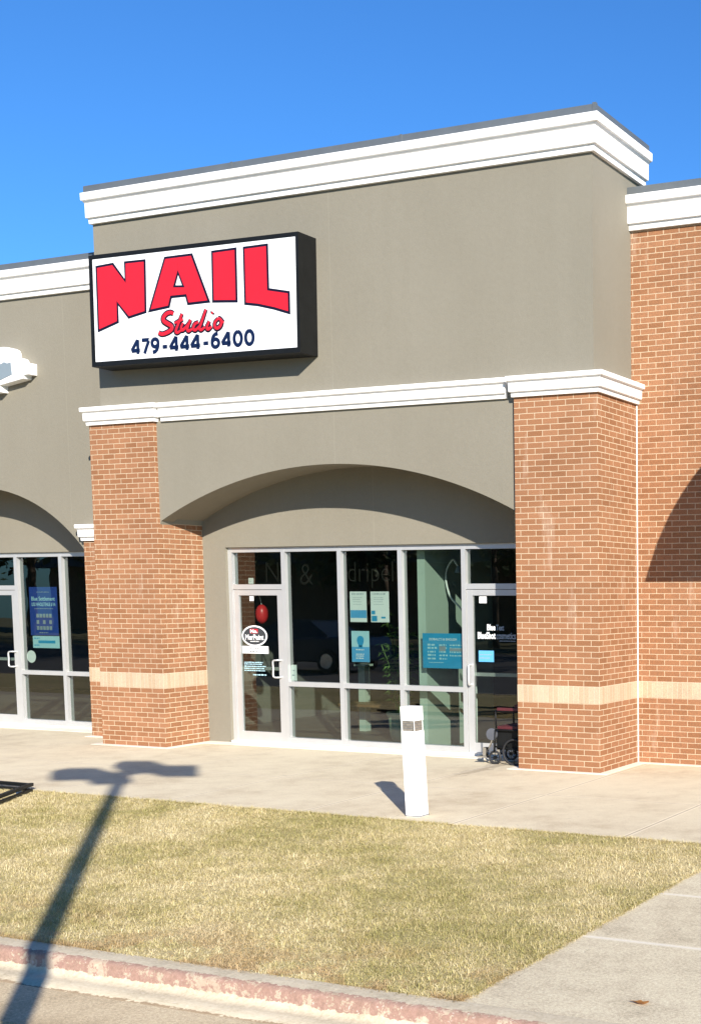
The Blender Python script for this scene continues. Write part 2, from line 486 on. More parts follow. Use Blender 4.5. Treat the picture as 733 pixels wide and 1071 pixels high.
M['logowhite'] = plain('white_sign_enamel', (.82, .82, .81), .4, 0, .03, 3)
M['logogrey'] = plain('grey_blue_sign_panel', (.20, .245, .275), .5, 0, .04, 3)

# ------------------------------------------------------------------ ground
WALK_Y = -3.42; KERB_Y = -7.73
bm = NB(); box(bm, -90, 60, -120, 60, -2.2, -.16)
tag(obj('ground', bm, M['fargrass']), kind='structure')
bm = NB(); box(bm, -60, 40, -24, -8.62, -.158, -.128)
tag(obj('parking_lot', bm, M['lot']), kind='structure')
bm = NB()
fs = prism_y(bm, [(-60, -.155), (40, -.155), (40, -.104), (-60, -.104)], -8.62, -8.14)
tag(obj('gutter', bm, M['road']), kind='structure')
bm = NB(); box(bm, -60, 40, WALK_Y, 1.5, -.15, 0)
tag(obj('sidewalk', bm, M['walk']), kind='structure')
bm = NB(); box(bm, 3.0, 9.0, KERB_Y, WALK_Y-.004, -.15, -.004)
tag(obj('path', bm, M['path']), kind='structure')
# kerb: section swept along X, subdivided so it is not dead straight
prof = [(-7.725, .002), (-7.735, .003), (-7.79, .003), (-7.845, .0), (-7.872, -.008), (-7.885, -.025), (-7.897, -.085), (-7.915, -.104), (-7.96, -.112), (-8.14, -.106), (-8.14, -.15)]
bm = NB(); rows = []
xs = np.concatenate([np.linspace(-60, -4, 40), np.linspace(-3.95, 8, 240), np.linspace(8.5, 40, 30)])
for x in xs:
    j = [rng.normal(0, .0022) for _ in prof]
    rows.append([bm.verts.new((x, y + (j[k] if 3 <= k <= 8 else 0), z + (j[k]*.6 if 3 <= k <= 8 else 0))) for k, (y, z) in enumerate(prof)])
for a, b in zip(rows[:-1], rows[1:]):
    for k in range(len(prof)-1): bm.faces.new((a[k], b[k], b[k+1], a[k+1]))
bmesh.ops.recalc_face_normals(bm, faces=bm.faces)
kb = tag(obj('kerb', bm, M['kerb'], smooth=True), kind='structure')
for p in kb.data.polygons:
    if all(kb.data.vertices[i].co.z > -.004 for i in p.vertices): p.use_smooth = False
bm = NB(); box(bm, -60, 3.0-.002, KERB_Y+.002, WALK_Y-.002, -.15, -.006)
tag(obj('lawn_soil', bm, M['soil']), kind='structure')

# grass blades
def grass(name, mat):
    def region(n, x0, x1, y0, y1):
        return np.stack([rng.uniform(x0, x1, n), rng.uniform(y0, y1, n)], 1)
    A = region(215000, -3.7, 2.995, KERB_Y+.01, -5.5)
    B = region(230000, -6.2, 2.995, -5.5, WALK_Y+.005)
    Cc = region(50000, -14, -3.2, KERB_Y+.01, WALK_Y)
    E1 = np.stack([rng.uniform(-6, 3, 14000), rng.normal(WALK_Y-.01, .014, 14000)], 1)
    E2 = np.stack([rng.uniform(-2, 3, 9000), rng.normal(KERB_Y+.015, .018, 9000)], 1)
    E3 = np.stack([rng.normal(2.99, .016, 9000), rng.uniform(KERB_Y, WALK_Y, 9000)], 1)
    P = np.concatenate([A, B, Cc, E1, E2, E3]); n = len(P)
    # clumps: tussocks lengthen and share a lean
    ph = np.sin(P[:, 0]*5.1+1.3*np.sin(P[:, 1]*3.7))*np.sin(P[:, 1]*6.3+1.1*np.sin(P[:, 0]*4.2))
    ln = rng.gamma(5, .0062, n)*(1+.25*ph); ln = np.clip(ln, .012, .07)
    az = rng.uniform(0, 2*np.pi, n)
    lean = rng.uniform(.75, 1.62, n)
    w = rng.uniform(.0010, .0024, n)
    d = np.stack([np.cos(az), np.sin(az)], 1)
    s = np.stack([-np.sin(az), np.cos(az)], 1)
    z0 = -.012
    V = np.zeros((n, 5, 3))
    h1 = ln*.55*np.cos(lean*.6); o1 = ln*.55*np.sin(lean*.6)
    h2 = h1+ln*.45*np.cos(lean*1.25); o2 = o1+ln*.45*np.sin(lean*1.25)
    kink = rng.normal(0, .6, n)
    for i, (o, h, sg) in enumerate(((0*o1, 0*h1, -1), (0*o1, 0*h1, 1), (o1, h1, .8), (o1, h1, -.8), (o2, h2, 0))):
        side = (sg*w)[:, None]*s if i < 4 else (kink*ln*.5)[:, None]*s
        V[:, i, :2] = P + d*o[:, None] + side
        V[:, i, 2] = z0 + h
    V[:, :, 2] = np.maximum(V[:, :, 2], -.011)
    me = bpy.data.meshes.new(name)
    me.vertices.add(n*5); me.vertices.foreach_set('co', V.reshape(-1).astype(np.float32))
    base = np.arange(n)*5
    loops = np.stack([base, base+1, base+2, base+3, base+3, base+2, base+4], 1).reshape(-1)
    me.loops.add(n*7); me.loops.foreach_set('vertex_index', loops.astype(np.int32))
    me.polygons.add(n*2)
    ls = np.stack([np.arange(n)*7, np.arange(n)*7+4], 1).reshape(-1); me.polygons.foreach_set('loop_start', ls.astype(np.int32))
    me.update(calc_edges=True)
    at = me.attributes.new('tint', 'FLOAT', 'POINT')
    at.data.foreach_set('value', np.repeat(rng.uniform(0, 1, n), 5).astype(np.float32))
    me.materials.append(mat)
    o = bpy.data.objects.new(name, me); COL.objects.link(o)
    return o
tag(grass('grass', M['blade']), 'short dormant straw and green grass between kerb and sidewalk', 'grass', kind='stuff')

# ------------------------------------------------------------------ building
bld = thing('shop_building', 'tan stucco shop building with raised parapet, white cornices and orange brick piers', 'building', (-4, .8, 0))
PL0, PL1, PR0, PR1 = -7.74, -6.594, -1.089, 0.0
YT = .05
# piers
def pier(x0, x1, y0, y1, z1):
    b = NB(); box(b, x0, x1, y0, y1, -.02, .8125, True); box(b, x0, x1, y0, y1, 1.0155, z1, True)
    o = obj('brick_pier', b, M['brick'], bld)
    b = NB(); box(b, x0-.002, x1+.002, y0-.002, y1, .8125, 1.0155, True)
    obj('pale_brick_band', b, M['soldier'], o)
    return o
pier(PL0, PL1, 0, .819, 4.44); pier(PR0, PR1, 0, 1.068, 4.44)
pier(-8.70, -7.76, .70, 1.34, 2.90); pier(-14.1, -13.16, .70, 1.34, 2.90)
# tower block
ARC_C, ARC_R = -3.84, 6.06; ARC_Z = 3.727-ARC_R
bm = NB()
box(bm, -7.57, -.07, YT, 1.42, 4.45, 7.12)
obj('stucco_parapet_wall', bm, M['stucco'], bld)
bm = NB()
pts = [(PL1, 4.448), (PL1, 3.03)] + arc(ARC_C, ARC_Z, ARC_R, PL1+.02, PR0-.02, 48) + [(PR0, 3.03), (PR0, 4.448)]
prism_y(bm, pts, YT, .27)
pts = [(PL1, 4.447), (PL1, 3.05)] + arc(ARC_C, ARC_Z+.035, ARC_R, PL1+.02, PR0-.02, 48) + [(PR0, 3.05), (PR0, 4.447)]
prism_y(bm, pts, .271, .818)
obj('stucco_arch', bm, M['stucco'], bld)
# recessed wall with the shopfront opening
SX0, SX1, SZ = -6.20, -1.42, 2.738
bm = NB()
box(bm, PL1, SX0, .82, 1.02, 0, 4.44); box(bm, SX1, PR0, .82, 1.02, 0, 4.44); box(bm, SX0, SX1, .82, 1.02, SZ, 4.44)
obj('stucco_recess_wall', bm, M['stucco'], bld)
# left wing
WY = .75; WC, WR = -10.93, 2.95; WZ = 3.705-WR
bm = NB()
pts = [(-7.58, 6.5), (-20, 6.5), (-20, 0), (-14.05, 0), (-14.05, 2.86), (WC-2.235, 2.83)] + arc(WC, WZ, WR, WC-2.23, WC+2.23, 40) + [(WC+2.235, 2.83), (-7.58, 2.83)]
prism_y(bm, pts, WY, WY+.22)
prism_y(bm, [(WC-2.235, 4.2), (WC-2.235, 2.85)] + arc(WC, WZ+.035, WR, WC-2.23, WC+2.23, 40) + [(WC+2.235, 2.85), (WC+2.235, 4.2)], WY+.221, 1.348)
obj('stucco_wing_wall', bm, M['stucco'], bld)
LX0, LX1 = -12.83, -9.03
bm = NB()
box(bm, -13.16, LX0, 1.35, 1.55, 0, 4.3); box(bm, LX1, -7.7, 1.35, 1.55, 0, 4.3); box(bm, LX0, LX1, 1.35, 1.55, SZ, 4.3)
obj('stucco_recess_wall', bm, M['stucco'], bld)
# right brick wall
bm = NB(); box(bm, 0.0, 9.0, 1.07, 1.40, -.02, .8125, True); box(bm, -.069, 9.0, 1.07, 1.40, 1.0155, 6.47, True)
rw = obj('brick_wall', bm, M['brick'], bld)
bm = NB(); box(bm, .002, 9.0, 1.068, 1.402, .8125, 1.0155, True); obj('pale_brick_band', bm, M['soldier'], rw)
# sealant bead where pier meets wall
bm = NB(); tube(bm, [(.004, 1.064, 0), (.004, 1.064, 4.38)], .008, 6); obj('sealant_joint', bm, M['white'], bld)
# cornices
def cor_tall(z0, z1, x0, x1, yf, yb, left, right, over=0.0):
    """white cornice between z0 and z1 with grey metal coping above"""
    h = z1-z0
    b = NB()
    cornice(b, [(-.02, z0), (.045, z0), (.052, z0+.066), (.082, z0+.070), (.086, z0+.080), (.088, z1-.128), (.098, z1-.120), (.112, z1-.104), (.132, z1-.098), (.136, z1-.09), (.138, z1-.004), (.134, z1), (-.02, z1)], x0, x1, yf, yb, left, right)
    w = obj('white_cornice', b, M['white'], bld)
    b = NB()
    cornice(b, [(-.10, z1+.001), (.100, z1+.001), (.096, z1+.094), (.09, z1+.098), (-.10, z1+.10)], x0, x1, yf, yb+over, left, right)
    obj('metal_coping', b, M['coping'], bld)
cor_tall(7.055, 7.44, -7.57, -.07, YT, 1.42, True, True)
cor_tall(6.44, 6.83, -.069, 9.0, 1.07, 1.40, False, False)
cor_tall(6.42, 6.81, -20, -7.572, WY, WY+.22, False, False)
# coping seams
bm = NB()
for x in (-5.1, -2.55):
    b = NB(); box(b, x-.015, x+.015, YT-.102, YT-.02, 7.442, 7.541); obj('coping_seam', b, M['coping'], bld)
box(bm, -.07+.06, -.07+.104, YT-.104, YT-.06, 7.435, 7.548)
obj('coping_seam', bm, M['coping'], bld)
def cor_mid(x0, x1, yf, yb, left, right, z0=4.388, s=1.0):
    b = NB()
    cornice(b, [(-.02, z0), (.035, z0), (.042, z0+.05), (.066, z0+.054), (.072, z0+.062), (.076, z0+.152), (.086, z0+.168), (.108, z0+.176), (.112, z0+.182), (.114, z0+.226), (.108, z0+.232), (-.02, z0+.240)], x0, x1, yf, yb, left, right)
    return obj('white_cornice', b, M['white'], bld)
cor_mid(PL0, PL1, 0, .7, True, True)
cor_mid(PR0, PR1, 0, 1.069, True, True)
cor_mid(PL1+.112, PR0-.112, YT, .2, False, False)
for x0, x1 in ((-8.70, -7.76), (-14.1, -13.16)): cor_mid(x0, x1, .70, 1.1, True, True, 2.865)
# shell behind the fronts: roof, rear and end walls, interior
bm = NB()
box(bm, -20, 9, 1.43, 13, 5.9, 6.1); box(bm, -20, 9, 12.8, 13, 0, 5.9); box(bm, -20, -19.8, 1.0, 12.8, 0, 5.9); box(bm, 8.8, 9, 1.42, 12.8, 0, 5.9)
obj('rear_shell', bm, M['stucco'], bld)
bm = NB()
for x0, x1, y0 in ((-19.7, -7.72, 1.56), (-7.719, -.45, 1.03), (-.449, 8.7, 1.41)): box(bm, x0, x1, y0, 8.0, .0, .012)
obj('interior_floor', bm, M['intfloor'], bld)
bm = NB()
for x0, x1, y0 in ((-19.7, -7.72, 1.56), (-7.719, -.45, 1.03), (-.449, 8.7, 1.41)): box(bm, x0, x1, y0, 8.0, 3.1, 3.2)
obj('interior_ceiling', bm, M['intdark'], bld)
bm = NB(); box(bm, -19.7, 8.7, 7.0, 7.2, .012, 3.1); box(bm, -7.72, -7.55, 1.05, 7.0, .012, 3.1); box(bm, -.6, -.45, 1.05, 7.0, .012, 3.1)
obj('interior_wall', bm, M['intwall'], bld)
# partition seen through the fourth pane
bm = NB(); box(bm, -3.20, -3.08, 1.06, 2.75, .012, 3.1); obj('interior_partition', bm, M['partition'], bld)
# pale concrete strip at the threshold; overexposed halo painted as pale ground at pier feet
bm = NB()
prism_z(bm, [(-6.594, .80), (-6.594, .58), (-1.089, .58), (-1.089, 1.0), (-6.594, 1.0)], .001, .006)
prism_z(bm, [(-7.86, .72), (-7.86, -.10), (-6.47, -.10), (-6.47, .575), (-6.592, .575), (-6.592, .0), (-7.742, 0), (-7.742, .72)], .001, .006)
prism_z(bm, [(-1.20, .57), (-1.20, -.10), (.12, -.10), (.12, .96), (6, .96), (6, 1.068), (.002, 1.068), (.002, -.002), (-1.091, -.002), (-1.091, .57)], .001, .006)
prism_z(bm, [(-13.1, 1.34), (-13.1, 1.0), (-8.72, 1.0), (-8.72, .58), (-7.87, .58), (-7.87, .695), (-8.6, .695), (-8.6, 1.34)], .001, .006)
tag(obj('apron_halo_strip', bm, M['apron_halo']), kind='structure')

# shopfronts
def frame_bar(b, x0, x1, z0, z1, y): box(b, x0, x1, y, y+.115, z0, z1)
def pane(x0, x1, z0, z1, y, parent):
    b = NB(); v = [b.verts.new(p) for p in ((x0, y, z0), (x1, y, z0), (x1, y, z1), (x0, y, z1))]; b.faces.new(v)
    return obj('window_pane', b, M['glass'], parent)
def shopfront(x0, mulls, x1, doors, y, handle_right):
    """aluminium grid: door bays have a transom bar, the others a low rail"""
    w = .032; z0 = .035; zt = SZ-.003; h = .066
    edges = [x0+w] + mulls + [x1-w]
    b = NB()
    for e in edges: frame_bar(b, e-w, e+w, z0, zt, y)
    for i in range(len(edges)-1):
        a, c = edges[i]+w, edges[i+1]-w
        frame_bar(b, a, c, zt-h, zt, y+.001)
        if i in doors:
            frame_bar(b, a, c, 2.155, 2.225, y+.002)
        else:
            frame_bar(b, a, c, z0, z0+.07, y+.001); frame_bar(b, a, c, .82, .885, y+.001)
    fr = obj('storefront_frame', b, M['alu'], bld, bevel=.004)
    for i in range(len(edges)-1):
        a, c = edges[i]+w, edges[i+1]-w
        if i in doors:
            pane(a, c, 2.225, zt-h, y+.062, fr)
            b = NB(); d0, d1 = a+.006, c-.006; yy = y+.012; s = .085
            box(b, d0, d0+s, yy, yy+.05, .014, 2.148); box(b, d1-s, d1, yy, yy+.05, .014, 2.148)
            box(b, d0+s, d1-s, yy+.001, yy+.05, 2.148-.075, 2.147); box(b, d0+s, d1-s, yy+.001, yy+.05, .016, .165)
            dr = obj('glass_door', b, M['alu'], bld, bevel=.004)
            pn = NB(); v = [pn.verts.new(p) for p in ((d0+s, yy+.026, .165), (d1-s, yy+.026, .165), (d1-s, yy+.026, 2.073), (d0+s, yy+.026, 2.073))]; pn.faces.new(v)
            obj('door_glass', pn, M['glass'], dr)
            hx = (d1-.045) if handle_right[doors.index(i)] else (d0+.045)
            sg = -1 if handle_right[doors.index(i)] else 1
            b = NB(); ox = hx+sg*.085
            if handle_right[doors.index(i)]:
                tube(b, smooth_line([(hx, yy, 1.175), (hx+sg*.02, yy-.055, 1.18), (ox, yy-.07, 1.165), (ox, yy-.07, 1.06), (ox, yy-.07, .955), (hx+sg*.02, yy-.055, .94), (hx, yy, .945)], 5), .0125, 10)
            else:
                tube(b, smooth_line([(hx, yy, 1.175), (hx, yy-.05, 1.17), (hx, yy-.055, 1.05), (hx, yy-.05, .93), (hx, yy, .925)], 5), .016, 10)
            obj('door_handle', b, M['alu'], dr, smooth=True)
            # push bar across the inside of the glass, closer at the head
            b = NB(); box(b, d0+s, d1-s, yy+.06, yy+.10, 1.03, 1.075); obj('push_bar', b, M['alu'], dr, bevel=.004)
        else:
            pane(a, c, z0+.07, .82, y+.062, fr); pane(a, c, .885, zt-h, y+.062, fr)
    b = NB(); box(b, x0-.01, x1+.01, y-.05, y+.14, .005, z0-.002); obj('threshold', b, M['apron_halo'], fr)
    return fr
shopfront(SX0, [-5.25, -4.315, -3.345, -2.37], SX1, [0, 4], .87, [True, False])
shopfront(LX0, [-11.88, -10.93, -9.975], LX1, [1], 1.39, [True])

# ------------------------------------------------------------------ interior things
def house_plant():
    t = thing('potted_plant', 'tall leafy plant in a pale pot behind the shop window', 'plant', (-4.02, 1.75, .012))
    b = NB()
    prof = [(.10, .02), (.13, .10), (.16, .36), (.18, .40), (.18, .43), (.15, .43), (.14, .39)]
    rings = []
    for r, z in prof:
        rings.append([b.verts.new((-4.02+r*math.cos(a*math.tau/20), 1.75+r*math.sin(a*math.tau/20), z)) for a in range(20)])
    for p, q in zip(rings[:-1], rings[1:]):
        for k in range(20): b.faces.new((p[k], p[(k+1) % 20], q[(k+1) % 20], q[k]))
    b.faces.new(list(reversed(rings[0]))); b.faces.new(rings[-1])
    obj('pot', b, M['planter'], t, smooth=True)
    b = NB(); leaves = NB()
    rr = random.Random(5)
    for i in range(9):
        top = Vector((-4.02+rr.uniform(-.24, .22), 1.75+rr.uniform(-.2, .2), rr.uniform(1.0, 1.85)))
        p0 = Vector((-4.02+rr.uniform(-.04, .04), 1.75+rr.uniform(-.04, .04), .36))
        ln = smooth_line([p0, p0.lerp(top, .5)+Vector((rr.uniform(-.06, .06), rr.uniform(-.06, .06), 0)), top], 5)
        tube(b, ln, .007, 6)
        for q in ln[3:]:
            for _ in range(5):
                az = rr.uniform(0, math.tau); L = rr.uniform(.09, .16)
                d = Vector((math.cos(az), math.sin(az), rr.uniform(-.4, .5))).normalized()
                s = d.cross(Vector((0, 0, 1))).normalized()*L*.22
                mid = q+d*L*.5; tip = q+d*L-Vector((0, 0, L*.3))
                vs = [leaves.verts.new(x) for x in (q, mid+s, tip, mid-s)]
                leaves.faces.new(vs)
    obj('stems', b, M['plantleaf'], t, smooth=True); obj('foliage', leaves, M['plantleaf'], t)
house_plant()
def waiting_table(x, y, label):
    t = thing('side_table', label, 'table', (x, y, .012))
    b = NB(); box(b, x-.55, x+.55, y-.25, y+.25, .42, .46); obj('tabletop', b, M['wood'], t, bevel=.006)
    for sx in (-.5, .5):
        for sy in (-.2, .2):
            b = NB(); box(b, x+sx-.022, x+sx+.022, y+sy-.022, y+sy+.022, .012, .419); obj('leg', b, M['wood'], t)
waiting_table(-4.9, 2.5, 'low brown wooden table inside behind the lower shop panes')
b = NB(); box(b, -5.36, -5.24, 2.62, 2.74, .012, 1.0); box(b, -5.40, -5.20, 2.58, 2.78, 1.0, 1.03)
tag(obj('display_post', b, M['partition'], loc=(-5.3, 2.68, .012), bevel=.004), 'slim pale square display post inside beyond the low table', 'post')
# balloon shaped red ornament behind the left door
t = thing('red_balloon', 'red balloon hanging inside the glass of the left door', 'balloon', (-5.80, 1.02, 1.83))
b = NB(); bmesh.ops.create_uvsphere(b, u_segments=20, v_segments=14, radius=1)
for v in b.verts: v.co = Vector((-5.80+v.co.x*.085, 1.06+v.co.y*.085, 1.82+v.co.z*.125 - (.02 if v.co.z < 0 else 0)))
obj('bulb', b, M['redsat'], t, smooth=True)
b = NB(); tube(b, smooth_line([(-5.80, 1.06, 1.94), (-5.81, 1.05, 2.02), (-5.80, 1.0, 2.10)], 4), .004, 5); obj('string', b, M['tape'], t)
# arched floor lamp seen in the fourth pane
t = thing('arc_floor_lamp', 'thin curved floor lamp arm standing inside beside the green partition', 'lamp', (-2.60, 1.5, .012))
b = NB(); tube(b, smooth_line([(-2.60, 1.5, .04), (-2.60, 1.5, .9), (-2.66, 1.5, 1.6), (-2.806, 1.5, 1.879), (-2.969, 1.5, 2.043), (-3.04, 1.5, 2.25), (-3.03, 1.5, 2.409), (-2.98, 1.5, 2.50), (-2.92, 1.5, 2.55), (-2.85, 1.5, 2.46)], 6), .014, 8); obj('arm', b, M['tape'], t, smooth=True)
b = NB(); bmesh.ops.create_cone(b, cap_ends=True, segments=20, radius1=.05, radius2=.02, depth=.09, matrix=Matrix.Translation((-2.845, 1.5, 2.42))); obj('lamp_shade', b, M['greyink'], t)
b = NB(); bmesh.ops.create_cone(b, cap_ends=True, segments=20, radius1=.14, radius2=.13, depth=.03, matrix=Matrix.Translation((-2.60, 1.5, .028))); obj('base', b, M['greyink'], t)

# ------------------------------------------------------------------ window notices and stickers (stuck just behind the glass)
def sheet(b, x0, x1, z0, z1, y, th=.0012): box(b, x0, x1, y, y+th, z0, z1)
def lines(b, x0, x1, zs, h, y, seed, ragged=.35):
    rr = random.Random(seed)
    for z in zs:
        x = x0; end = x1-rr.random()*ragged*(x1-x0)
        while x < end:
            w = rr.uniform(.3, 1.4)*h*1.6
            box(b, x, min(x+w, end), y-.0009, y-.0004, z, z+h*rr.uniform(.75, 1)); x += w+h*.55
GY = .9335   # back of the glass
# two letter-sized notices
for (x0, x1), lab, mk in (((-4.20, -3.93), 'pale notice with a blue lower block, left of the upper pair in the window', 0), ((-3.865, -3.57), 'pale notice with a small dark emblem, right of the upper pair in the window', 1)):
    t = thing('paper_notice', lab, 'notice', (x0, GY, 1.715), 'notices taped in the shop window')
    y = GY+.004
    b = NB(); sheet(b, x0, x1, 1.715, 2.125, y); obj('sheet', b, M['paper'], t)
    b = NB(); lines(b, x0+.03, x1-.03, [2.085], .016, y, 3+mk); lines(b, x0+.05, x1-.05, [2.04, 2.015, 1.985, 1.95], .007, y, 8+mk, .5); obj('print', b, M['greyink'], t)
    b = NB()
    if mk == 0: box(b, x0+.004, x1-.004, y-.0004, y-.0001, 1.77, 1.875)
    else:
        box(b, x0+.012, x0+.10, y-.0004, y-.0001, 1.728, 1.80); box(b, x0+.01, x0+.07, y-.0004, y-.0001, 1.82, 1.87); box(b, x1-.13, x1-.06, y-.0004, y-.0001, 1.765, 1.79)
    objs('colour_block', b, M['skyblue'] if mk == 0 else M['cyan'], t)
t = thing('window_poster', 'pale blue poster with a blue drop drawing under the paired notices', 'poster', (-4.04, GY, 1.176), 'notices taped in the shop window')
y = GY+.004
b = NB(); sheet(b, -4.19, -3.90, 1.176, 1.595, y); obj('sheet', b, M['paleblue'], t)
b = NB(); box(b, -4.189, -3.901, y-.0004, y-.0001, 1.178, 1.38); objs('colour_block', b, M['skyblue'], t)
b = NB()
drop = [(-4.045+.055*math.sin(a)*(1-.25*math.cos(a)), 1.455-.075*math.cos(a)) for a in [k*math.tau/24 for k in range(24)]]
prism_y(b, drop, y-.0012, y-.0008); box(b, -4.08, -4.01, y-.0012, y-.0008, 1.365, 1.40); obj('drop_drawing', b, M['cyan'], t)
b = NB(); lines(b, -4.12, -3.97, [1.335, 1.275, 1.25, 1.22], .016, y-.0005, 5, .2); obj('print', b, M['paper'], t)
# cyan sheet in the fourth pane
t = thing('window_poster', 'bright cyan price list poster beside the green partition in the fourth pane', 'poster', (-2.72, GY, 1.12), 'notices taped in the shop window')
y = GY+.004
b = NB(); sheet(b, -3.055, -2.415, 1.12, 1.578, y); obj('sheet', b, M['cyan'], t)
b = text_bm('DDBALC\'S & ENGLISH', -2.95, 1.485, -2.53, 1.517, y-.0004, .0006, .012); obj('heading', b, M['paper'], t)
b = NB()
for k, z in enumerate([1.415, 1.375, 1.325, 1.28, 1.235]):
    lines(b, -2.98, -2.83, [z], .026, y, 20+k, .2); lines(b, -2.80, -2.67, [z], .024, y, 40+k, .3)
    if k < 4: lines(b, -2.64, -2.43, [z], .02, y, 60+k, .2)
lines(b, -2.96, -2.66, [1.19], .011, y, 77, .3)
obj('print', b, M['paleblue'], t)
b = NB(); box(b, -2.80, -2.70, y-.0018, y-.0012, 1.345, 1.41); box(b, -2.64, -2.425, y-.0018, y-.0012, 1.345, 1.385); objs('grey_photo', b, M['greyink'], t)
# oval sticker on the left door
DY = .87+.012+.026-.0035
t = thing('oval_sticker', 'black oval sticker with white rim on the left glass door', 'sticker', (-5.80, DY, 1.37))
def oval(cx, cz, a, c, n=40): return [(cx+a*math.cos(k*math.tau/n), cz+c*math.sin(k*math.tau/n)) for k in range(n)]
b = NB(); prism_y(b, oval(-5.805, 1.508, .222, .146), DY-.001, DY); obj('rim', b, M['tape'], t)
b = NB(); prism_y(b, oval(-5.805, 1.508, .198, .124), DY-.002, DY-.0012); obj('field', b, M['ink'], t)
b = NB(); box(b, -5.88, -5.745, DY-.003, DY-.0022, 1.545, 1.605); obj('red_block', b, M['signred'], t)
b = text_bm('No.', -5.875, 1.548, -5.75, 1.6, DY-.0032, .0006, .03); bm2 = b; obj('lettering', b, M['tape'], t)
b = text_bm('MerPoint', -5.965, 1.452, -5.645, 1.528, DY-.0024, .0008, .025); obj('lettering', b, M['tape'], t)
b = NB(); lines(b, -5.88, -5.73, [1.425], .014, DY-.0016, 9, .05); obj('small_print', b, M['tape'], t)
t = thing('strip_sticker', 'white strip sticker with dark print under the oval sticker', 'sticker', (-5.80, DY, 1.26))
b = NB(); box(b, -6.03, -5.57, DY-.001, DY, 1.262, 1.365); obj('strip', b, M['tape'], t)
b = NB(); lines(b, -5.89, -5.72, [1.33], .016, DY-.001, 12, .05); lines(b, -5.89, -5.73, [1.285], .018, DY-.001, 13, .05); obj('print', b, M['ink'], t)
t = thing('hours_decal', 'small white opening hours lettering low on the left glass door', 'sticker', (-5.78, DY, 1.0))
b = NB(); lines(b, -6.00, -5.62, [1.13, 1.105, 1.075, 1.045, 1.015], .015, DY, 30, .25); lines(b, -5.85, -5.62, [.955], .02, DY, 31, .2); obj('print', b, M['paleblue'], t)
# small tags
def tagsheet(x0, x1, z0, z1, y, lab, mat=None, bars=True):
    t = thing('small_notice', lab, 'notice', ((x0+x1)/2, y, z0))
    b = NB(); box(b, x0, x1, y-.001, y, z0, z1); obj('sheet', b, mat or M['tape'], t)
    if bars:
        b = NB(); lines(b, x0+.015, x1-.015, [z0+(z1-z0)*f for f in (.3, .6)], (z1-z0)*.09, y-.001, 5, .4); obj('print', b, M['greyink'], t)
tagsheet(-5.91, -5.82, 2.235, 2.315, .938, 'small white tag at the foot of the transom pane above the left door')
tagsheet(-5.87, -5.80, 1.995, 2.065, DY, 'small white tag at the top of the left door glass')
tagsheet(-5.215, -5.12, .895, 1.115, .938, 'narrow white slip beside the left door handle, low in the second pane')
tagsheet(-2.16, -2.05, 1.975, 2.06, DY, 'small white tag at the top of the right door glass')
tagsheet(-2.18, -1.955, 1.22, 1.365, DY, 'small bright blue card below the white lettering on the right door', M['skyblue'])
# right door lettering
t = thing('door_lettering', 'two lines of white and grey lettering on the right glass door', 'lettering', (-1.9, DY, 1.5))
b = text_bm('Blue', -2.05, 1.625, -1.925, 1.705, DY-.0002, .0008, .03); obj('lettering', b, M['tape'], t)
b = text_bm('Text', -1.915, 1.625, -1.80, 1.70, DY-.0002, .0008, .02); obj('lettering', b, M['greyink'], t)
b = text_bm('BlueShot', -2.19, 1.515, -1.925, 1.605, DY-.0002, .0008, .03); obj('lettering', b, M['tape'], t)
b = text_bm('cosmetics', -1.915, 1.515, -1.63, 1.60, DY-.0002, .0008, .02); obj('lettering', b, M['greyink'], t)
b = NB(); lines(b, -1.87, -1.62, [1.487], .012, DY, 3, .1); obj('small_print', b, M['greyink'], t)
# dim lettering across the top of the panes
for s, x0, x1, z0, z1, lab in (('N', -5.60, -5.38, 2.26, 2.53, 'faint grey letter N in the pane above the left door'), ('&', -5.02, -4.80, 2.22, 2.5, 'faint grey ampersand high in the second pane'), ('dripell', -4.22, -3.42, 2.17, 2.52, 'faint grey lettering high in the third pane over the paired notices')):
    b = text_bm(s, x0, z0, x1, z1, .937, .0008, -.014); tag(obj('window_lettering', b, M['dimgrey'], loc=((x0+x1)/2, .937, z0)), lab, 'lettering', 'faint lettering across the shop window')
# left wing window
LY = 1.39+.062+.005
t = thing('window_poster', 'tall royal blue poster with white lettering in the left shop window', 'poster', (-10.4, LY, 1.44))
b = NB(); sheet(b, -10.735, -10.14, 1.44, 2.20, LY); obj('sheet', b, M['royal'], t)
b = text_bm('Blue Settlement', -10.69, 1.985, -10.19, 2.05, LY-.0004, .0008, .012); obj('lettering', b, M['paleblue'], t)
b = text_bm('USSI WHOLETENUE & VA', -10.69, 1.90, -10.18, 1.955, LY-.0004, .0008, .01); obj('lettering', b, M['paleblue'], t)
b = NB(); lines(b, -10.58, -10.30, [2.115], .012, LY, 3, .1); lines(b, -10.64, -10.22, [1.855], .012, LY, 4, .1)
for z, h in ((1.72, .06), (1.62, .06), (1.525, .06)):
    for k in range(5):
        if z == 1.62 and k in (1, 3): continue
        x = -10.60+k*.068; box(b, x, x+.055, LY-.0009, LY-.0004, z, z+h); 
lines(b, -10.55, -10.35, [1.475], .018, LY, 5, .1)
obj('print', b, M['greyink'], t)
t = thing('small_notice', 'pale card with a blue drawing directly below the tall royal blue poster', 'notice', (-10.4, LY, 1.24))
b = NB(); sheet(b, -10.70, -10.13, 1.24, 1.43, LY-.0005); obj('sheet', b, M['paleblue'], t)
b = NB(); box(b, -10.58, -10.22, LY-.0014, LY-.0009, 1.315, 1.36); lines(b, -10.67, -10.55, [1.385, 1.275], .02, LY-.0005, 8, .2); obj('print', b, M['cyan'], t)
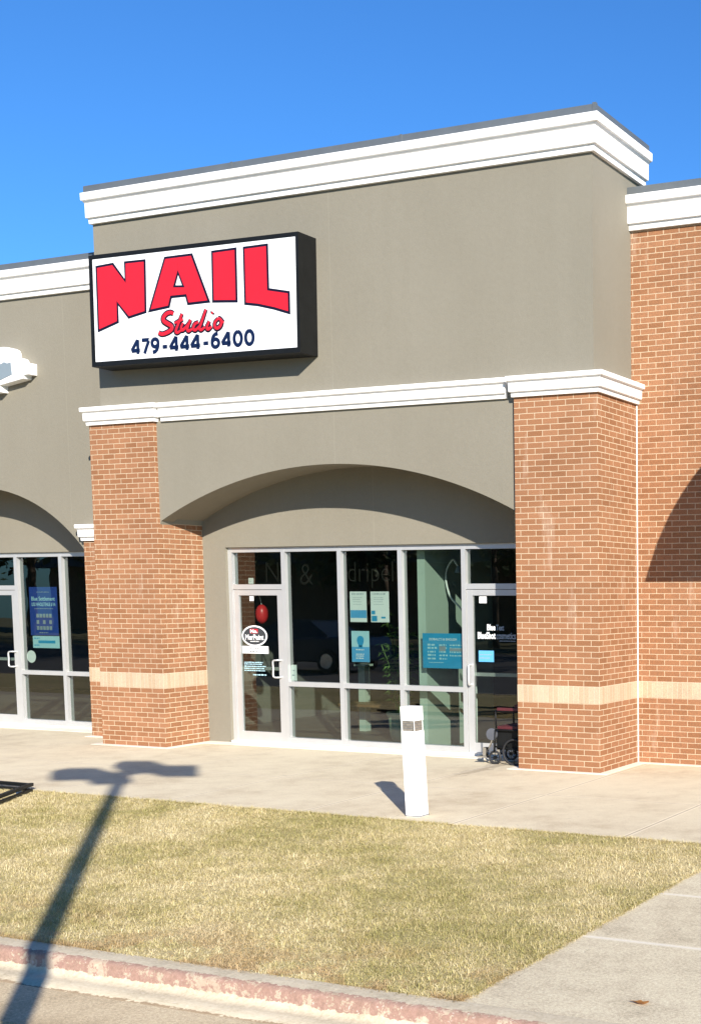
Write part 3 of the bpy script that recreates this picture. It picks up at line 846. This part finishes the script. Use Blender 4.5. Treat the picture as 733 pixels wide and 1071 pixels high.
b = NB(); prism_y(b, oval(-10.75, 1.10, .098, .098), LY-.0012, LY); tag(obj('round_sticker', b, M['tape'], loc=(-10.75, LY, 1.0)), 'round white sticker below the tall blue poster', 'sticker')

# ------------------------------------------------------------------ main sign
sg = thing('wall_sign', 'large white boxed sign with red NAIL lettering and black frame on the stucco wall', 'sign', (-7.3306, -.283, 5.104))
SA = R(-.75)
def sp(x, z, y): return (-7.3306+x*math.cos(SA)-z*math.sin(SA), y, 5.104+x*math.sin(SA)+z*math.cos(SA))
def rot_sign(b):
    for v in b.verts: v.co = Vector(sp(v.co.x, v.co.z, v.co.y))
    return b
SW, SH = 3.415, 1.44; FR = .062; FY = -.283
b = NB()
box(b, 0, SW, FY+.012, YT-.001, 0, SH)
obj('cabinet', rot_sign(b), M['black'], sg, bevel=.006)
b = NB()
box(b, 0, SW, FY-.006, FY+.0115, 0, FR); box(b, 0, SW, FY-.006, FY+.0115, SH-FR+.01, SH); box(b, 0, FR, FY-.006, FY+.0115, FR, SH-FR+.01); box(b, SW-FR*.7, SW, FY-.006, FY+.0115, FR, SH-FR+.01)
obj('frame', rot_sign(b), M['black'], sg)
b = NB(); box(b, FR, SW-FR*.7, FY, FY+.0115, FR, SH-FR+.01); obj('face', rot_sign(b), M['signface'], sg)
LET = {'N': [(.115,1.300),(.424,1.317),(.614,1.095),(.611,1.318),(.979,1.316),(.969,.638),(.659,.584),(.488,.769),(.491,.543),(.118,.442)],
 'A': [(1.292,1.319),(1.753,1.324),(2.027,.694),(1.654,.687),(1.621,.795),(1.399,.794),(1.358,.676),(.995,.641)],
 'I': [(2.06,1.328),(2.462,1.336),(2.463,.664),(2.251,.678),(2.056,.690)],
 'L': [(2.561,1.334),(2.953,1.34),(2.958,.802),(3.273,.743),(3.274,.462),(3.022,.538),(2.778,.596),(2.566,.628)]}
AH = [(1.514,1.075),(1.573,.942),(1.464,.95)]
def inset(poly, d):
    n = len(poly)
    area = sum(poly[i][0]*poly[(i+1) % n][1]-poly[(i+1) % n][0]*poly[i][1] for i in range(n))
    sgn = 1 if area > 0 else -1
    out = []
    for i in range(n):
        p0, p1, p2 = Vector(poly[i-1]), Vector(poly[i]), Vector(poly[(i+1) % n])
        e1 = (p1-p0).normalized(); e2 = (p2-p1).normalized()
        n1 = Vector((-e1.y, e1.x))*sgn; n2 = Vector((-e2.y, e2.x))*sgn
        k = 1+n1.dot(n2)
        m = (n1+n2)/max(k, .35)
        out.append(tuple(p1+m*d))
    return out
def bridge(poly, hole):
    """cut a slit from the polygon's first upper edge to the hole"""
    return [poly[0]] + [(hole[0][0]-.0006, poly[0][1]+(poly[1][1]-poly[0][1])*.5)] + [(hole[0][0]-.0006, hole[0][1]), hole[2], hole[1], (hole[0][0]+.0006, hole[0][1])] + [(hole[0][0]+.0006, poly[0][1]+(poly[1][1]-poly[0][1])*.5)] + poly[1:]
for k, poly in LET.items():
    inner = inset(poly, .031)
    if k == 'A':
        o_, i_ = bridge(poly, inset(AH, .0)), bridge(inner, inset(AH, -.028))
    else: o_, i_ = poly, inner
    b = NB(); prism_y(b, o_, FY-.004, FY-.0005); ol = obj('letter_outline', rot_sign(b), M['signnavy'], sg)
    b = NB(); prism_y(b, i_, FY-.007, FY-.0042); obj('letter', rot_sign(b), M['signred'], sg)
ST = [[(1.419,.596),(1.374,.615),(1.305,.604),(1.251,.56),(1.253,.518),(1.311,.482),(1.378,.445),(1.382,.404),(1.306,.367),(1.217,.352),(1.163,.376)],
 [(1.562,.588),(1.5,.47),(1.461,.406),(1.453,.367),(1.482,.356),(1.541,.382)], [(1.43,.477),(1.507,.496),(1.575,.516)],
 [(1.574,.472),(1.541,.416),(1.555,.381),(1.61,.407),(1.674,.461),(1.695,.494)], [(1.700,.505),(1.645,.405),(1.659,.364),(1.718,.385)],
 [(1.828,.463),(1.77,.445),(1.741,.395),(1.773,.367),(1.842,.411)], [(1.955,.615),(1.878,.46),(1.841,.392),(1.869,.365),(1.927,.395)],
 [(2.004,.466),(1.962,.393),(1.983,.365),(2.042,.397)], [(2.062,.575),(2.048,.553)],
 [(2.149,.488),(2.098,.448),(2.089,.395),(2.126,.368),(2.18,.394),(2.2,.45),(2.164,.487),(2.149,.488)], [(2.176,.462),(2.237,.433)]]
for rad, yy, nm, mt in ((.047, FY-.001, 'script_outline', M['signnavy']), (.0245, FY-.0058, 'script_lettering', M['signred'])):
    b = NB()
    for i, s in enumerate(ST):
        rd = rad*(1.18 if i == 0 else .72 if i in (2, 8, 10) else .84)
        if nm == 'script_outline': rd = .047*(1.08 if i == 0 else .92 if i not in (2, 8, 10) else .82)
        ln = smooth_line([(x, yy-.0002*i, z) for x, z in s], 5)
        tube(b, ln, [rd*(.75+.25*math.sin(math.pi*j/(len(ln)-1))) for j in range(len(ln))], 10, flat=.06)
    obj(nm, rot_sign(b), mt, sg, smooth=True)
def ell(cx, cz, a, c, t0=0, t1=360, n=22):
    return [(cx+a*math.sin(R(t0+(t1-t0)*k/n)), cz+c*math.cos(R(t0+(t1-t0)*k/n))) for k in range(n+1)]
GLY = {'4': [[(.74, .02), (.74, .5), (.74, .95), (.70, .95), (.10, .30), (.10, .26), (.55, .26), (.96, .26)]],
 '7': [[(.08, .93), (.50, .93), (.92, .93), (.90, .86), (.62, .45), (.36, .02)]],
 '9': [ell(.48, .68, .36, .26, 0, 360), [(.84, .68), (.82, .45), (.70, .22), (.48, .09), (.20, .06)]],
 '6': [ell(.52, .32, .36, .26, 0, 360), [(.16, .32), (.18, .55), (.30, .78), (.52, .91), (.80, .94)]],
 '0': [ell(.5, .5, .37, .44, 0, 360)], '-': [[(.1, .36), (.5, .36), (.9, .36)]]}
SPAN = [('4', 40, 85), ('7', 95, 135), ('9', 145, 186), ('-', 203, 228), ('4', 240, 285), ('4', 294, 340), ('4', 348, 395), ('-', 411, 437), ('6', 450, 492), ('4', 503, 548), ('0', 560, 605), ('0', 616, 662)]
b = NB(); q = 0
for ch, u0, u1 in SPAN:
    xa, xb = .692+(u0-42)/622*2.016, .692+(u1-38)/622*2.016; zb = .121+.010*(xa-.69)/2
    for st in GLY[ch]:
        q += 1
        tube(b, [(xa+x*(xb-xa), FY-.0010-.0004*(q % 3), zb+z*.188) for x, z in st], .0262, 10, flat=.13)
obj('phone_number', rot_sign(b), M['navytext'], sg)

# left wing logo sign: stepped white cut-out
lg = thing('cutout_sign', 'white stepped cut-out sign with grey panels on the left wing wall', 'sign', (-9.9, WY, 5.2))
pts = [(-10.72,5.60),(-10.62,5.66),(-10.35,5.70),(-9.959,5.694),(-9.80,5.692),(-9.70,5.678),(-9.640,5.648),(-9.614,5.601),(-9.611,5.532),(-9.54,5.528),(-9.48,5.505),(-9.451,5.453),(-9.314,5.432),(-9.322,5.268),(-9.431,5.266),(-9.436,5.215),(-9.90,5.150),(-10.72,5.15),(-10.80,5.2),(-10.80,5.5)]
pts = [(x-.2, z+.02) for x, z in pts]
b = NB(); prism_y(b, pts, .60, WY-.001); obj('backing', b, M['logowhite'], lg, bevel=.006)
b = NB(); prism_y(b, [(-10.75,5.07),(-10.125,5.07),(-10.125,5.169),(-10.75,5.169)], .60, WY-.001); obj('lower_step', b, M['logowhite'], lg)
b = NB(); prism_y(b, [(-10.14,5.477),(-10.06,5.47),(-10.0,5.494),(-9.94,5.47),(-9.867,5.482),(-9.852,5.305),(-10.145,5.225)], .592, .599); obj('grey_panel', b, M['logogrey'], lg)
b = NB(); prism_y(b, oval(-10.26, 5.575, .15, .11, 24), .592, .599); obj('grey_panel', b, M['logogrey'], lg)

# ------------------------------------------------------------------ bollard
bo = thing('bollard_light', 'white square bollard with a louvred lamp slot on the sidewalk by the lawn', 'bollard', (-.369, -3.17, 0))
TL = -.042
def lean(b):
    for v in b.verts: v.co.x += TL*v.co.z/1.05
    return b
X0, X1, Y0, Y1 = -.444, -.294, -3.245, -3.095
b = NB(); box(b, X0, X1, Y0, Y1, 0, .815); obj('post', lean(b), M['bollard'], bo, bevel=.006)
b = NB(); box(b, X0, X1, Y0, Y1, .912, 1.045); obj('cap', lean(b), M['bollard'], bo, bevel=.006)
b = NB(); box(b, X0+.011, X1-.011, Y0+.011, Y1-.011, .815, .912); obj('lens', lean(b), M['lens'], bo)
b = NB()
for x in (X0, X1-.012):
    for y in (Y0, Y1-.012): box(b, x+.003, x+.008, y+.003, y+.008, .8152, .9118)
objs('corner_bar', lean(b), M['bollard'], bo)
b = NB()
for z in (.838, .862, .886): box(b, X0+.010, X1-.010, Y0+.010, Y1-.010, z, z+.004)
objs('louvre', lean(b), M['greyplastic'], bo)
b = NB(); box(b, X0-.006, X1+.006, Y0-.006, Y1+.006, .0065, .012); obj('base_plate', b, M['greyplastic'], bo)

# ------------------------------------------------------------------ wheelchair beside the right pier (facing left)
wc = thing('wheelchair', 'black folding wheelchair with maroon seat parked beside the right brick pier', 'wheelchair', (-1.36, .42, 0))
def wheel(x, y, r, parent, name):
    b = NB()
    tube(b, [(x+r*math.cos(k*math.tau/28), y, r+.008+r*math.sin(k*math.tau/28)) for k in range(29)], .014, 8, caps=False)
    w = obj(name, b, M['rubber'], parent, smooth=True)
    b = NB(); tube(b, [(x, y-.025, r+.008), (x, y+.025, r+.008)], .02, 10)
    for k in range(8):
        a = k*math.tau/8; tube(b, [(x, y, r+.008), (x+r*math.cos(a), y, r+.008+r*math.sin(a))], .004, 5)
    obj('spokes', b, M['black'], w)
for y in (.21, .66): wheel(-1.27, y, .155, wc, 'rear_wheel')
for y in (.24, .63): wheel(-1.56, y, .075, wc, 'front_caster')
b = NB(); box(b, -1.52, -1.14, .24, .64, .435, .475); obj('seat', b, M['maroon'], wc, bevel=.012)
b = NB(); box(b, -1.15, -1.112, .24, .64, .50, .84); obj('backrest', b, M['maroon'], wc, bevel=.01)
for y in (.225, .655):
    b = NB(); tube(b, [(-1.14, y, .15), (-1.135, y, .90)], .012, 8); tube(b, [(-1.14, y, .43), (-1.54, y, .43)], .012, 8); tube(b, [(-1.53, y, .45), (-1.535, y, .68)], .011, 8); tube(b, [(-1.54, y, .43), (-1.56, y, .16)], .012, 8)
    tube(b, [(-1.14, y, .66), (-1.53, y, .66)], .011, 8)
    tube(b, [(-1.135, y, .18), (-1.54, y, .22)], .011, 8)
    obj('side_frame', b, M['black'], wc, smooth=True)
    b = NB(); box(b, -1.50, -1.17, y-.025, y+.025, .672, .705); obj('armrest', b, M['maroon'], wc, bevel=.01)
b = NB(); box(b, -1.545, -1.13, .26, .62, .18, .42); obj('side_panel', b, M['black'], wc)
for y in (.27, .60):
    b = NB(); tube(b, [(-1.535, y, .42), (-1.60, y, .32), (-1.70, y, .12)], .012, 8); obj('footrest_arm', b, M['chrome'], wc, smooth=True)
    b = NB(); box(b, -1.80, -1.67, y-.05, y+.05, .075, .095); box(b, -1.735, -1.69, y-.03, y+.03, .096, .20); obj('footplate', b, M['chrome'], wc, bevel=.004)
    b = NB(); bmesh.ops.create_cone(b, cap_ends=True, segments=22, radius1=.075, radius2=.075, depth=.03, matrix=Matrix.Translation((-1.60, y-.03, .37)) @ Matrix.Rotation(R(90), 4, 'X')); obj('calf_pad', b, M['greyplastic'], wc, bevel=.005)

# ------------------------------------------------------------------ black metal frame lying on the lawn edge
fr = thing('sign_stand', 'black metal stand frame lying on the grass at the lawn edge', 'sign stand', (-5.3, -3.5, 0))
def bar(p, q, w, h):
    p, q = Vector(p), Vector(q); d = (q-p).normalized(); s = Vector((-d.y, d.x, 0)).normalized()*w/2
    b = NB(); u = Vector((0, 0, h))
    vs = [b.verts.new(x) for x in (p-s, p+s, q+s, q-s, p-s+u, p+s+u, q+s+u, q-s+u)]
    for f in ((0,1,2,3),(4,5,6,7),(0,1,5,4),(1,2,6,5),(2,3,7,6),(3,0,4,7)): b.faces.new([vs[i] for i in f])
    bmesh.ops.recalc_face_normals(b, faces=b.faces); return b
obj('rail', bar((-6.9, -3.33, .03), (-5.17, -3.37, .03), .045, .035), M['black'], fr, bevel=.005)
obj('rail', bar((-5.12, -3.40, .045), (-4.50, -4.52, .045), .05, .035), M['black'], fr, bevel=.005)
obj('rail', bar((-6.9, -3.44, .0), (-5.10, -3.455, .0), .035, .028), M['black'], fr, bevel=.004)
obj('rail', bar((-5.03, -3.48, .005), (-4.47, -4.48, .005), .035, .03), M['black'], fr, bevel=.004)
obj('rail', bar((-6.9, -4.5, .04), (-4.45, -4.56, .04), .045, .035), M['black'], fr, bevel=.005)
for p in ((-5.13, -3.44, .0), (-5.0, -3.66, .0)):
    b = NB(); box(b, p[0]-.02, p[0]+.02, p[1]-.02, p[1]+.02, 0, .044); obj('foot', b, M['tape'], fr)

# fallen leaf on the path
b = NB()
lp = [(-.06, 0), (-.03, .014), (-.005, .026), (.015, .012), (.045, .022), (.05, .004), (.035, -.012), (.01, -.02), (-.02, -.01)]
vs = [b.verts.new((3.88+x*1.0, -7.40+y*1.1, .004+.012*abs(math.sin(9*x+20*y)))) for x, y in lp]
c0 = b.verts.new((3.885, -7.398, .004))
for i in range(len(vs)): b.faces.new((c0, vs[i], vs[(i+1) % len(vs)]))
r_ = bmesh.ops.solidify(b, geom=b.faces[:], thickness=.0015)
tag(obj('fallen_leaf', b, M['leaf'], loc=(3.88, -7.40, 0)), 'small orange brown dead leaf lying on the concrete path', 'leaf')

# ------------------------------------------------------------------ lamp post (its shadow crosses the lawn)
SUN = Vector((1.53, -1.65, 1.045)).normalized()
H = 6.6; tipg = Vector((-5.32, -1.95, 0))
base = tipg + Vector((SUN.x, SUN.y, 0))*(H/SUN.z)
lp_ = thing('street_lamp', 'twin headed bronze parking lot lamp on a tall pole', 'street lamp', (base.x, base.y, -.13))
b = NB(); tube(b, [(base.x, base.y, -.13), (base.x, base.y, H-.08)], [.084, .072], 14); obj('pole', b, M['pole'], lp_, smooth=True)
b = NB(); tube(b, [(base.x, base.y, -.13), (base.x, base.y, .35)], .26, 20); obj('base', b, M['walk'], lp_)
dv = Vector((.62, .785, 0)); pv = Vector((-.785, .62, 0))
for s, plan in ((-1, [(-.78,-.28),(-.75,.38),(-.56,.5),(-.28,.36),(-.15,-.1),(-.01,-.3),(-.01,-.95),(-.40,-.85),(-.42,-.42)]), (1, [(-.06,.6),(.04,.88),(.38,.72),(.5,.15),(.82,0),(.72,-.75),(.36,-.58),(.26,-.2),(.01,-.15)])):
    c0 = Vector((base.x, base.y, H))
    b = NB(); tube(b, [tuple(c0-Vector((0, 0, .16))), tuple(c0+dv*s*.25-Vector((0, 0, .08)))], .05, 8); obj('arm', b, M['pole'], lp_)
    b = NB(); pl = [c0+dv*a+pv*w for a, w in plan]
    prism_z(b, [(p.x, p.y) for p in pl], H-.07, H+.07); obj('lamp_head', b, M['pole'], lp_)

# ------------------------------------------------------------------ arched awning on the brick wall (casts the curved shadow)
aw = thing('arched_awning', 'wide arched dark canvas awning on the brick wall right of the tall pier', 'awning', (4.826, 1.07, 3.283))
AC = (4.826, 2.446); AR = 3.305
up = [p for p in arc(AC[0], AC[1], AR, AC[0]-3.2, AC[0]+3.2, 40)]
up[0] = (AC[0]-3.2, 3.283); up[-1] = (AC[0]+3.2, 3.283)
b = NB(); prism_y(b, up, -.58, -.54); obj('front_panel', b, M['awning'], aw)
b = NB(); inn = arc(AC[0], AC[1], AR-.05, AC[0]-3.14, AC[0]+3.14, 40); prism_y(b, up+[(AC[0]+3.14, 3.283)]+list(reversed(inn[1:-1]))+[(AC[0]-3.14, 3.283)], -.539, 1.066); obj('canopy', b, M['awning'], aw)

# ------------------------------------------------------------------ across the lot (mirrored in the glass)
def car(cx, cy, label, mat):
    t = thing('parked_car', label, 'car', (cx, cy, -.128))
    z0 = -.128
    side = [(-2.25,.32),(-2.28,.62),(-2.15,.82),(-1.35,.95),(-.55,1.40),(.55,1.45),(1.35,1.05),(2.1,.98),(2.25,.75),(2.25,.34)]
    b = NB(); prism_y(b, [(cx+x, z0+z) for x, z in [(-2.25,.30),(-2.28,.62),(-2.15,.82),(-1.30,.96),(1.40,1.02),(2.12,.98),(2.26,.75),(2.25,.32)]], cy-.88, cy+.88)
    obj('body', b, mat, t, bevel=.06, smooth=False)
    b = NB()
    lo = [(-1.25,.965),(1.35,1.02)]; hi = [(-.5,1.40),(.65,1.43)]
    v = [b.verts.new((cx+x, cy+s*w, z0+z)) for (x, z), w in zip(lo+hi, (.80,.80,.62,.62)) for s in (-1, 1)]
    for f in ((0,2,6,4),(1,5,7,3),(0,4,5,1),(2,3,7,6),(4,6,7,5)): b.faces.new([v[i] for i in f])
    bmesh.ops.recalc_face_normals(b, faces=b.faces); obj('cabin_glass', b, M['carglass'], t)
    b = NB(); box(b, cx-.52, cx+.66, cy-.60, cy+.60, z0+1.42, z0+1.46); obj('roof', b, mat, t, bevel=.015)
    for sx in (-1.42, 1.40):
        for sy in (-.84, .84):
            b = NB(); bmesh.ops.create_cone(b, cap_ends=True, segments=24, radius1=.33, radius2=.33, depth=.2, matrix=Matrix.Translation((cx+sx, cy+sy, z0+.33)) @ Matrix.Rotation(R(90), 4, 'X'))
            w = obj('wheel', b, M['rubber'], t)
            b = NB(); bmesh.ops.create_cone(b, cap_ends=True, segments=20, radius1=.2, radius2=.2, depth=.22, matrix=Matrix.Translation((cx+sx, cy+sy, z0+.33)) @ Matrix.Rotation(R(90), 4, 'X')); obj('rim', b, M['chrome'], w)
    for sy in (-.62, .62):
        b = NB(); box(b, cx-2.30, cx-2.2, cy+sy-.15, cy+sy+.15, z0+.62, z0+.74); obj('headlight', b, M['tape'], t)
car(-17.2, -14.2, 'dark blue saloon car parked across the lot, mirrored in the shop glass', M['carpaint'])
def tree(x, y, h, seed, lab):
    rr = random.Random(seed); t = thing('broadleaf_tree', lab, 'tree', (x, y, -.16), 'trees across the parking lot')
    b = NB(); tube(b, [(x, y, -.16), (x+.1, y, h*.3), (x-.05, y+.1, h*.6), (x, y, h*.85)], [.22, .17, .11, .03], 8)
    for k in range(6):
        a = rr.uniform(0, math.tau); z = h*rr.uniform(.3, .6)
        tube(b, [(x, y, z), (x+math.cos(a)*h*.18, y+math.sin(a)*h*.18, z+h*.15)], [.08, .02], 6)
    obj('trunk', b, M['bark'], t, smooth=True)
    n = 2600; r2 = np.random.default_rng(seed)
    cl = np.stack([r2.normal(x, h*.17, 26), r2.normal(y, h*.17, 26), r2.uniform(h*.38, h*.98, 26)], 1)
    P = cl[r2.integers(0, 26, n)] + r2.normal(0, h*.065, (n, 3))
    d1 = r2.normal(0, 1, (n, 3)); d1 /= np.linalg.norm(d1, axis=1)[:, None]; d2 = np.cross(d1, r2.normal(0, 1, (n, 3))); d2 /= np.linalg.norm(d2, axis=1)[:, None]
    s = r2.uniform(.12, .28, n)[:, None]
    V = np.stack([P-d1*s, P+d2*s*.5, P+d1*s, P-d2*s*.5], 1).reshape(-1, 3)
    me = bpy.data.meshes.new('crown'); me.from_pydata(V.tolist(), [], [(4*i, 4*i+1, 4*i+2, 4*i+3) for i in range(n)]); me.materials.append(M['treeleaf'])
    me.transform(Matrix.Translation((-x, -y, .16)))
    o = bpy.data.objects.new('crown', me); COL.objects.link(o); o.parent = t
for i, (x, y, h) in enumerate([(-13, -31, 8), (-20, -29, 9), (-27, -30, 8.5), (-34, -31, 9.5), (-42, -30, 9), (-23, -36, 10), (-31, -37, 11), (-50, -32, 10), (-16, -38, 10), (-40, -38, 11), (-9, -37, 9), (-3, -33, 9), (-60, -30, 11), (-47, -22, 9)]):
    tree(x, y, h, 30+i, 'leafy tree standing across the parking lot behind the viewer')
t = thing('brick_house', 'low brown brick building across the parking lot, mirrored in the glass', 'building', (-28, -44, -.16))
b = NB(); box(b, -60, 6, -48, -42, -.16, 3.6); obj('wall', b, M['farwall'], t)
b = NB(); v = [b.verts.new(p) for p in ((-61, -49, 3.6), (7, -49, 3.6), (7, -41, 3.6), (-61, -41, 3.6), (-58, -45, 6.2), (4, -45, 6.2))]
for f in ((0,1,5,4), (1,2,5), (2,3,4,5), (3,0,4), (3,2,1,0)): b.faces.new([v[i] for i in f])
bmesh.ops.recalc_face_normals(b, faces=b.faces); obj('roof', b, M['farroof'], t)

# ------------------------------------------------------------------ light
w = bpy.data.worlds.new('World'); scene.world = w; w.use_nodes = True
nt = w.node_tree; nt.nodes.clear()
out = nt.nodes.new('ShaderNodeOutputWorld'); bg = nt.nodes.new('ShaderNodeBackground'); sky = nt.nodes.new('ShaderNodeTexSky')
sky.sky_type = 'NISHITA'; sky.sun_disc = False
sky.sun_elevation = math.asin(SUN.z); sky.sun_rotation = math.atan2(SUN.x, SUN.y)
sky.altitude = 0; sky.air_density = 1.0; sky.dust_density = 0.2; sky.ozone_density = 2.5
bg.inputs['Strength'].default_value = .06
tint = nt.nodes.new('ShaderNodeMix'); tint.data_type = 'RGBA'; tint.blend_type = 'MULTIPLY'; tint.inputs[0].default_value = 1; tint.inputs[7].default_value = (.44, .99, 1.62, 1)
nt.links.new(sky.outputs[0], tint.inputs[6]); nt.links.new(tint.outputs[2], bg.inputs[0]); nt.links.new(bg.outputs[0], out.inputs[0])
ld = bpy.data.lights.new('sun', 'SUN'); ld.energy = 5.0; ld.angle = R(.53); ld.color = (1, .935, .84)
lo = bpy.data.objects.new('sun', ld); COL.objects.link(lo)
lo.rotation_euler = SUN.to_track_quat('Z', 'Y').to_euler()

# ------------------------------------------------------------------ camera
f_, cx_, cy_, yaw, pitch, roll = 1325.774, 721.8487, 740.4443, .3878235, -.0920090, -.00087655
fwd = Vector((-math.sin(yaw)*math.cos(pitch), math.cos(yaw)*math.cos(pitch), math.sin(pitch)))
right = Vector((math.cos(yaw), math.sin(yaw), 0)); up = right.cross(fwd)
r2 = math.cos(roll)*right+math.sin(roll)*up; u2 = -math.sin(roll)*right+math.cos(roll)*up
cd = bpy.data.cameras.new('camera'); cam = bpy.data.objects.new('camera', cd); COL.objects.link(cam)
cam.matrix_world = Matrix(((r2.x, u2.x, -fwd.x, 6.54842), (r2.y, u2.y, -fwd.y, -13.22589), (r2.z, u2.z, -fwd.z, 2.12828), (0, 0, 0, 1)))
cd.sensor_fit = 'VERTICAL'; cd.sensor_height = 36; cd.sensor_width = 36
cd.lens = f_/1071*36
cd.shift_x = -(cx_-366.5)/1071; cd.shift_y = (cy_-535.5)/1071
cd.clip_start = .1; cd.clip_end = 800
scene.camera = cam
scene.render.resolution_x = 700; scene.render.resolution_y = 1024
scene.view_settings.view_transform = 'Standard'; scene.view_settings.look = 'None'
scene.view_settings.gamma = 1; scene.view_settings.use_curve_mapping = False
scene.view_settings.exposure = .85
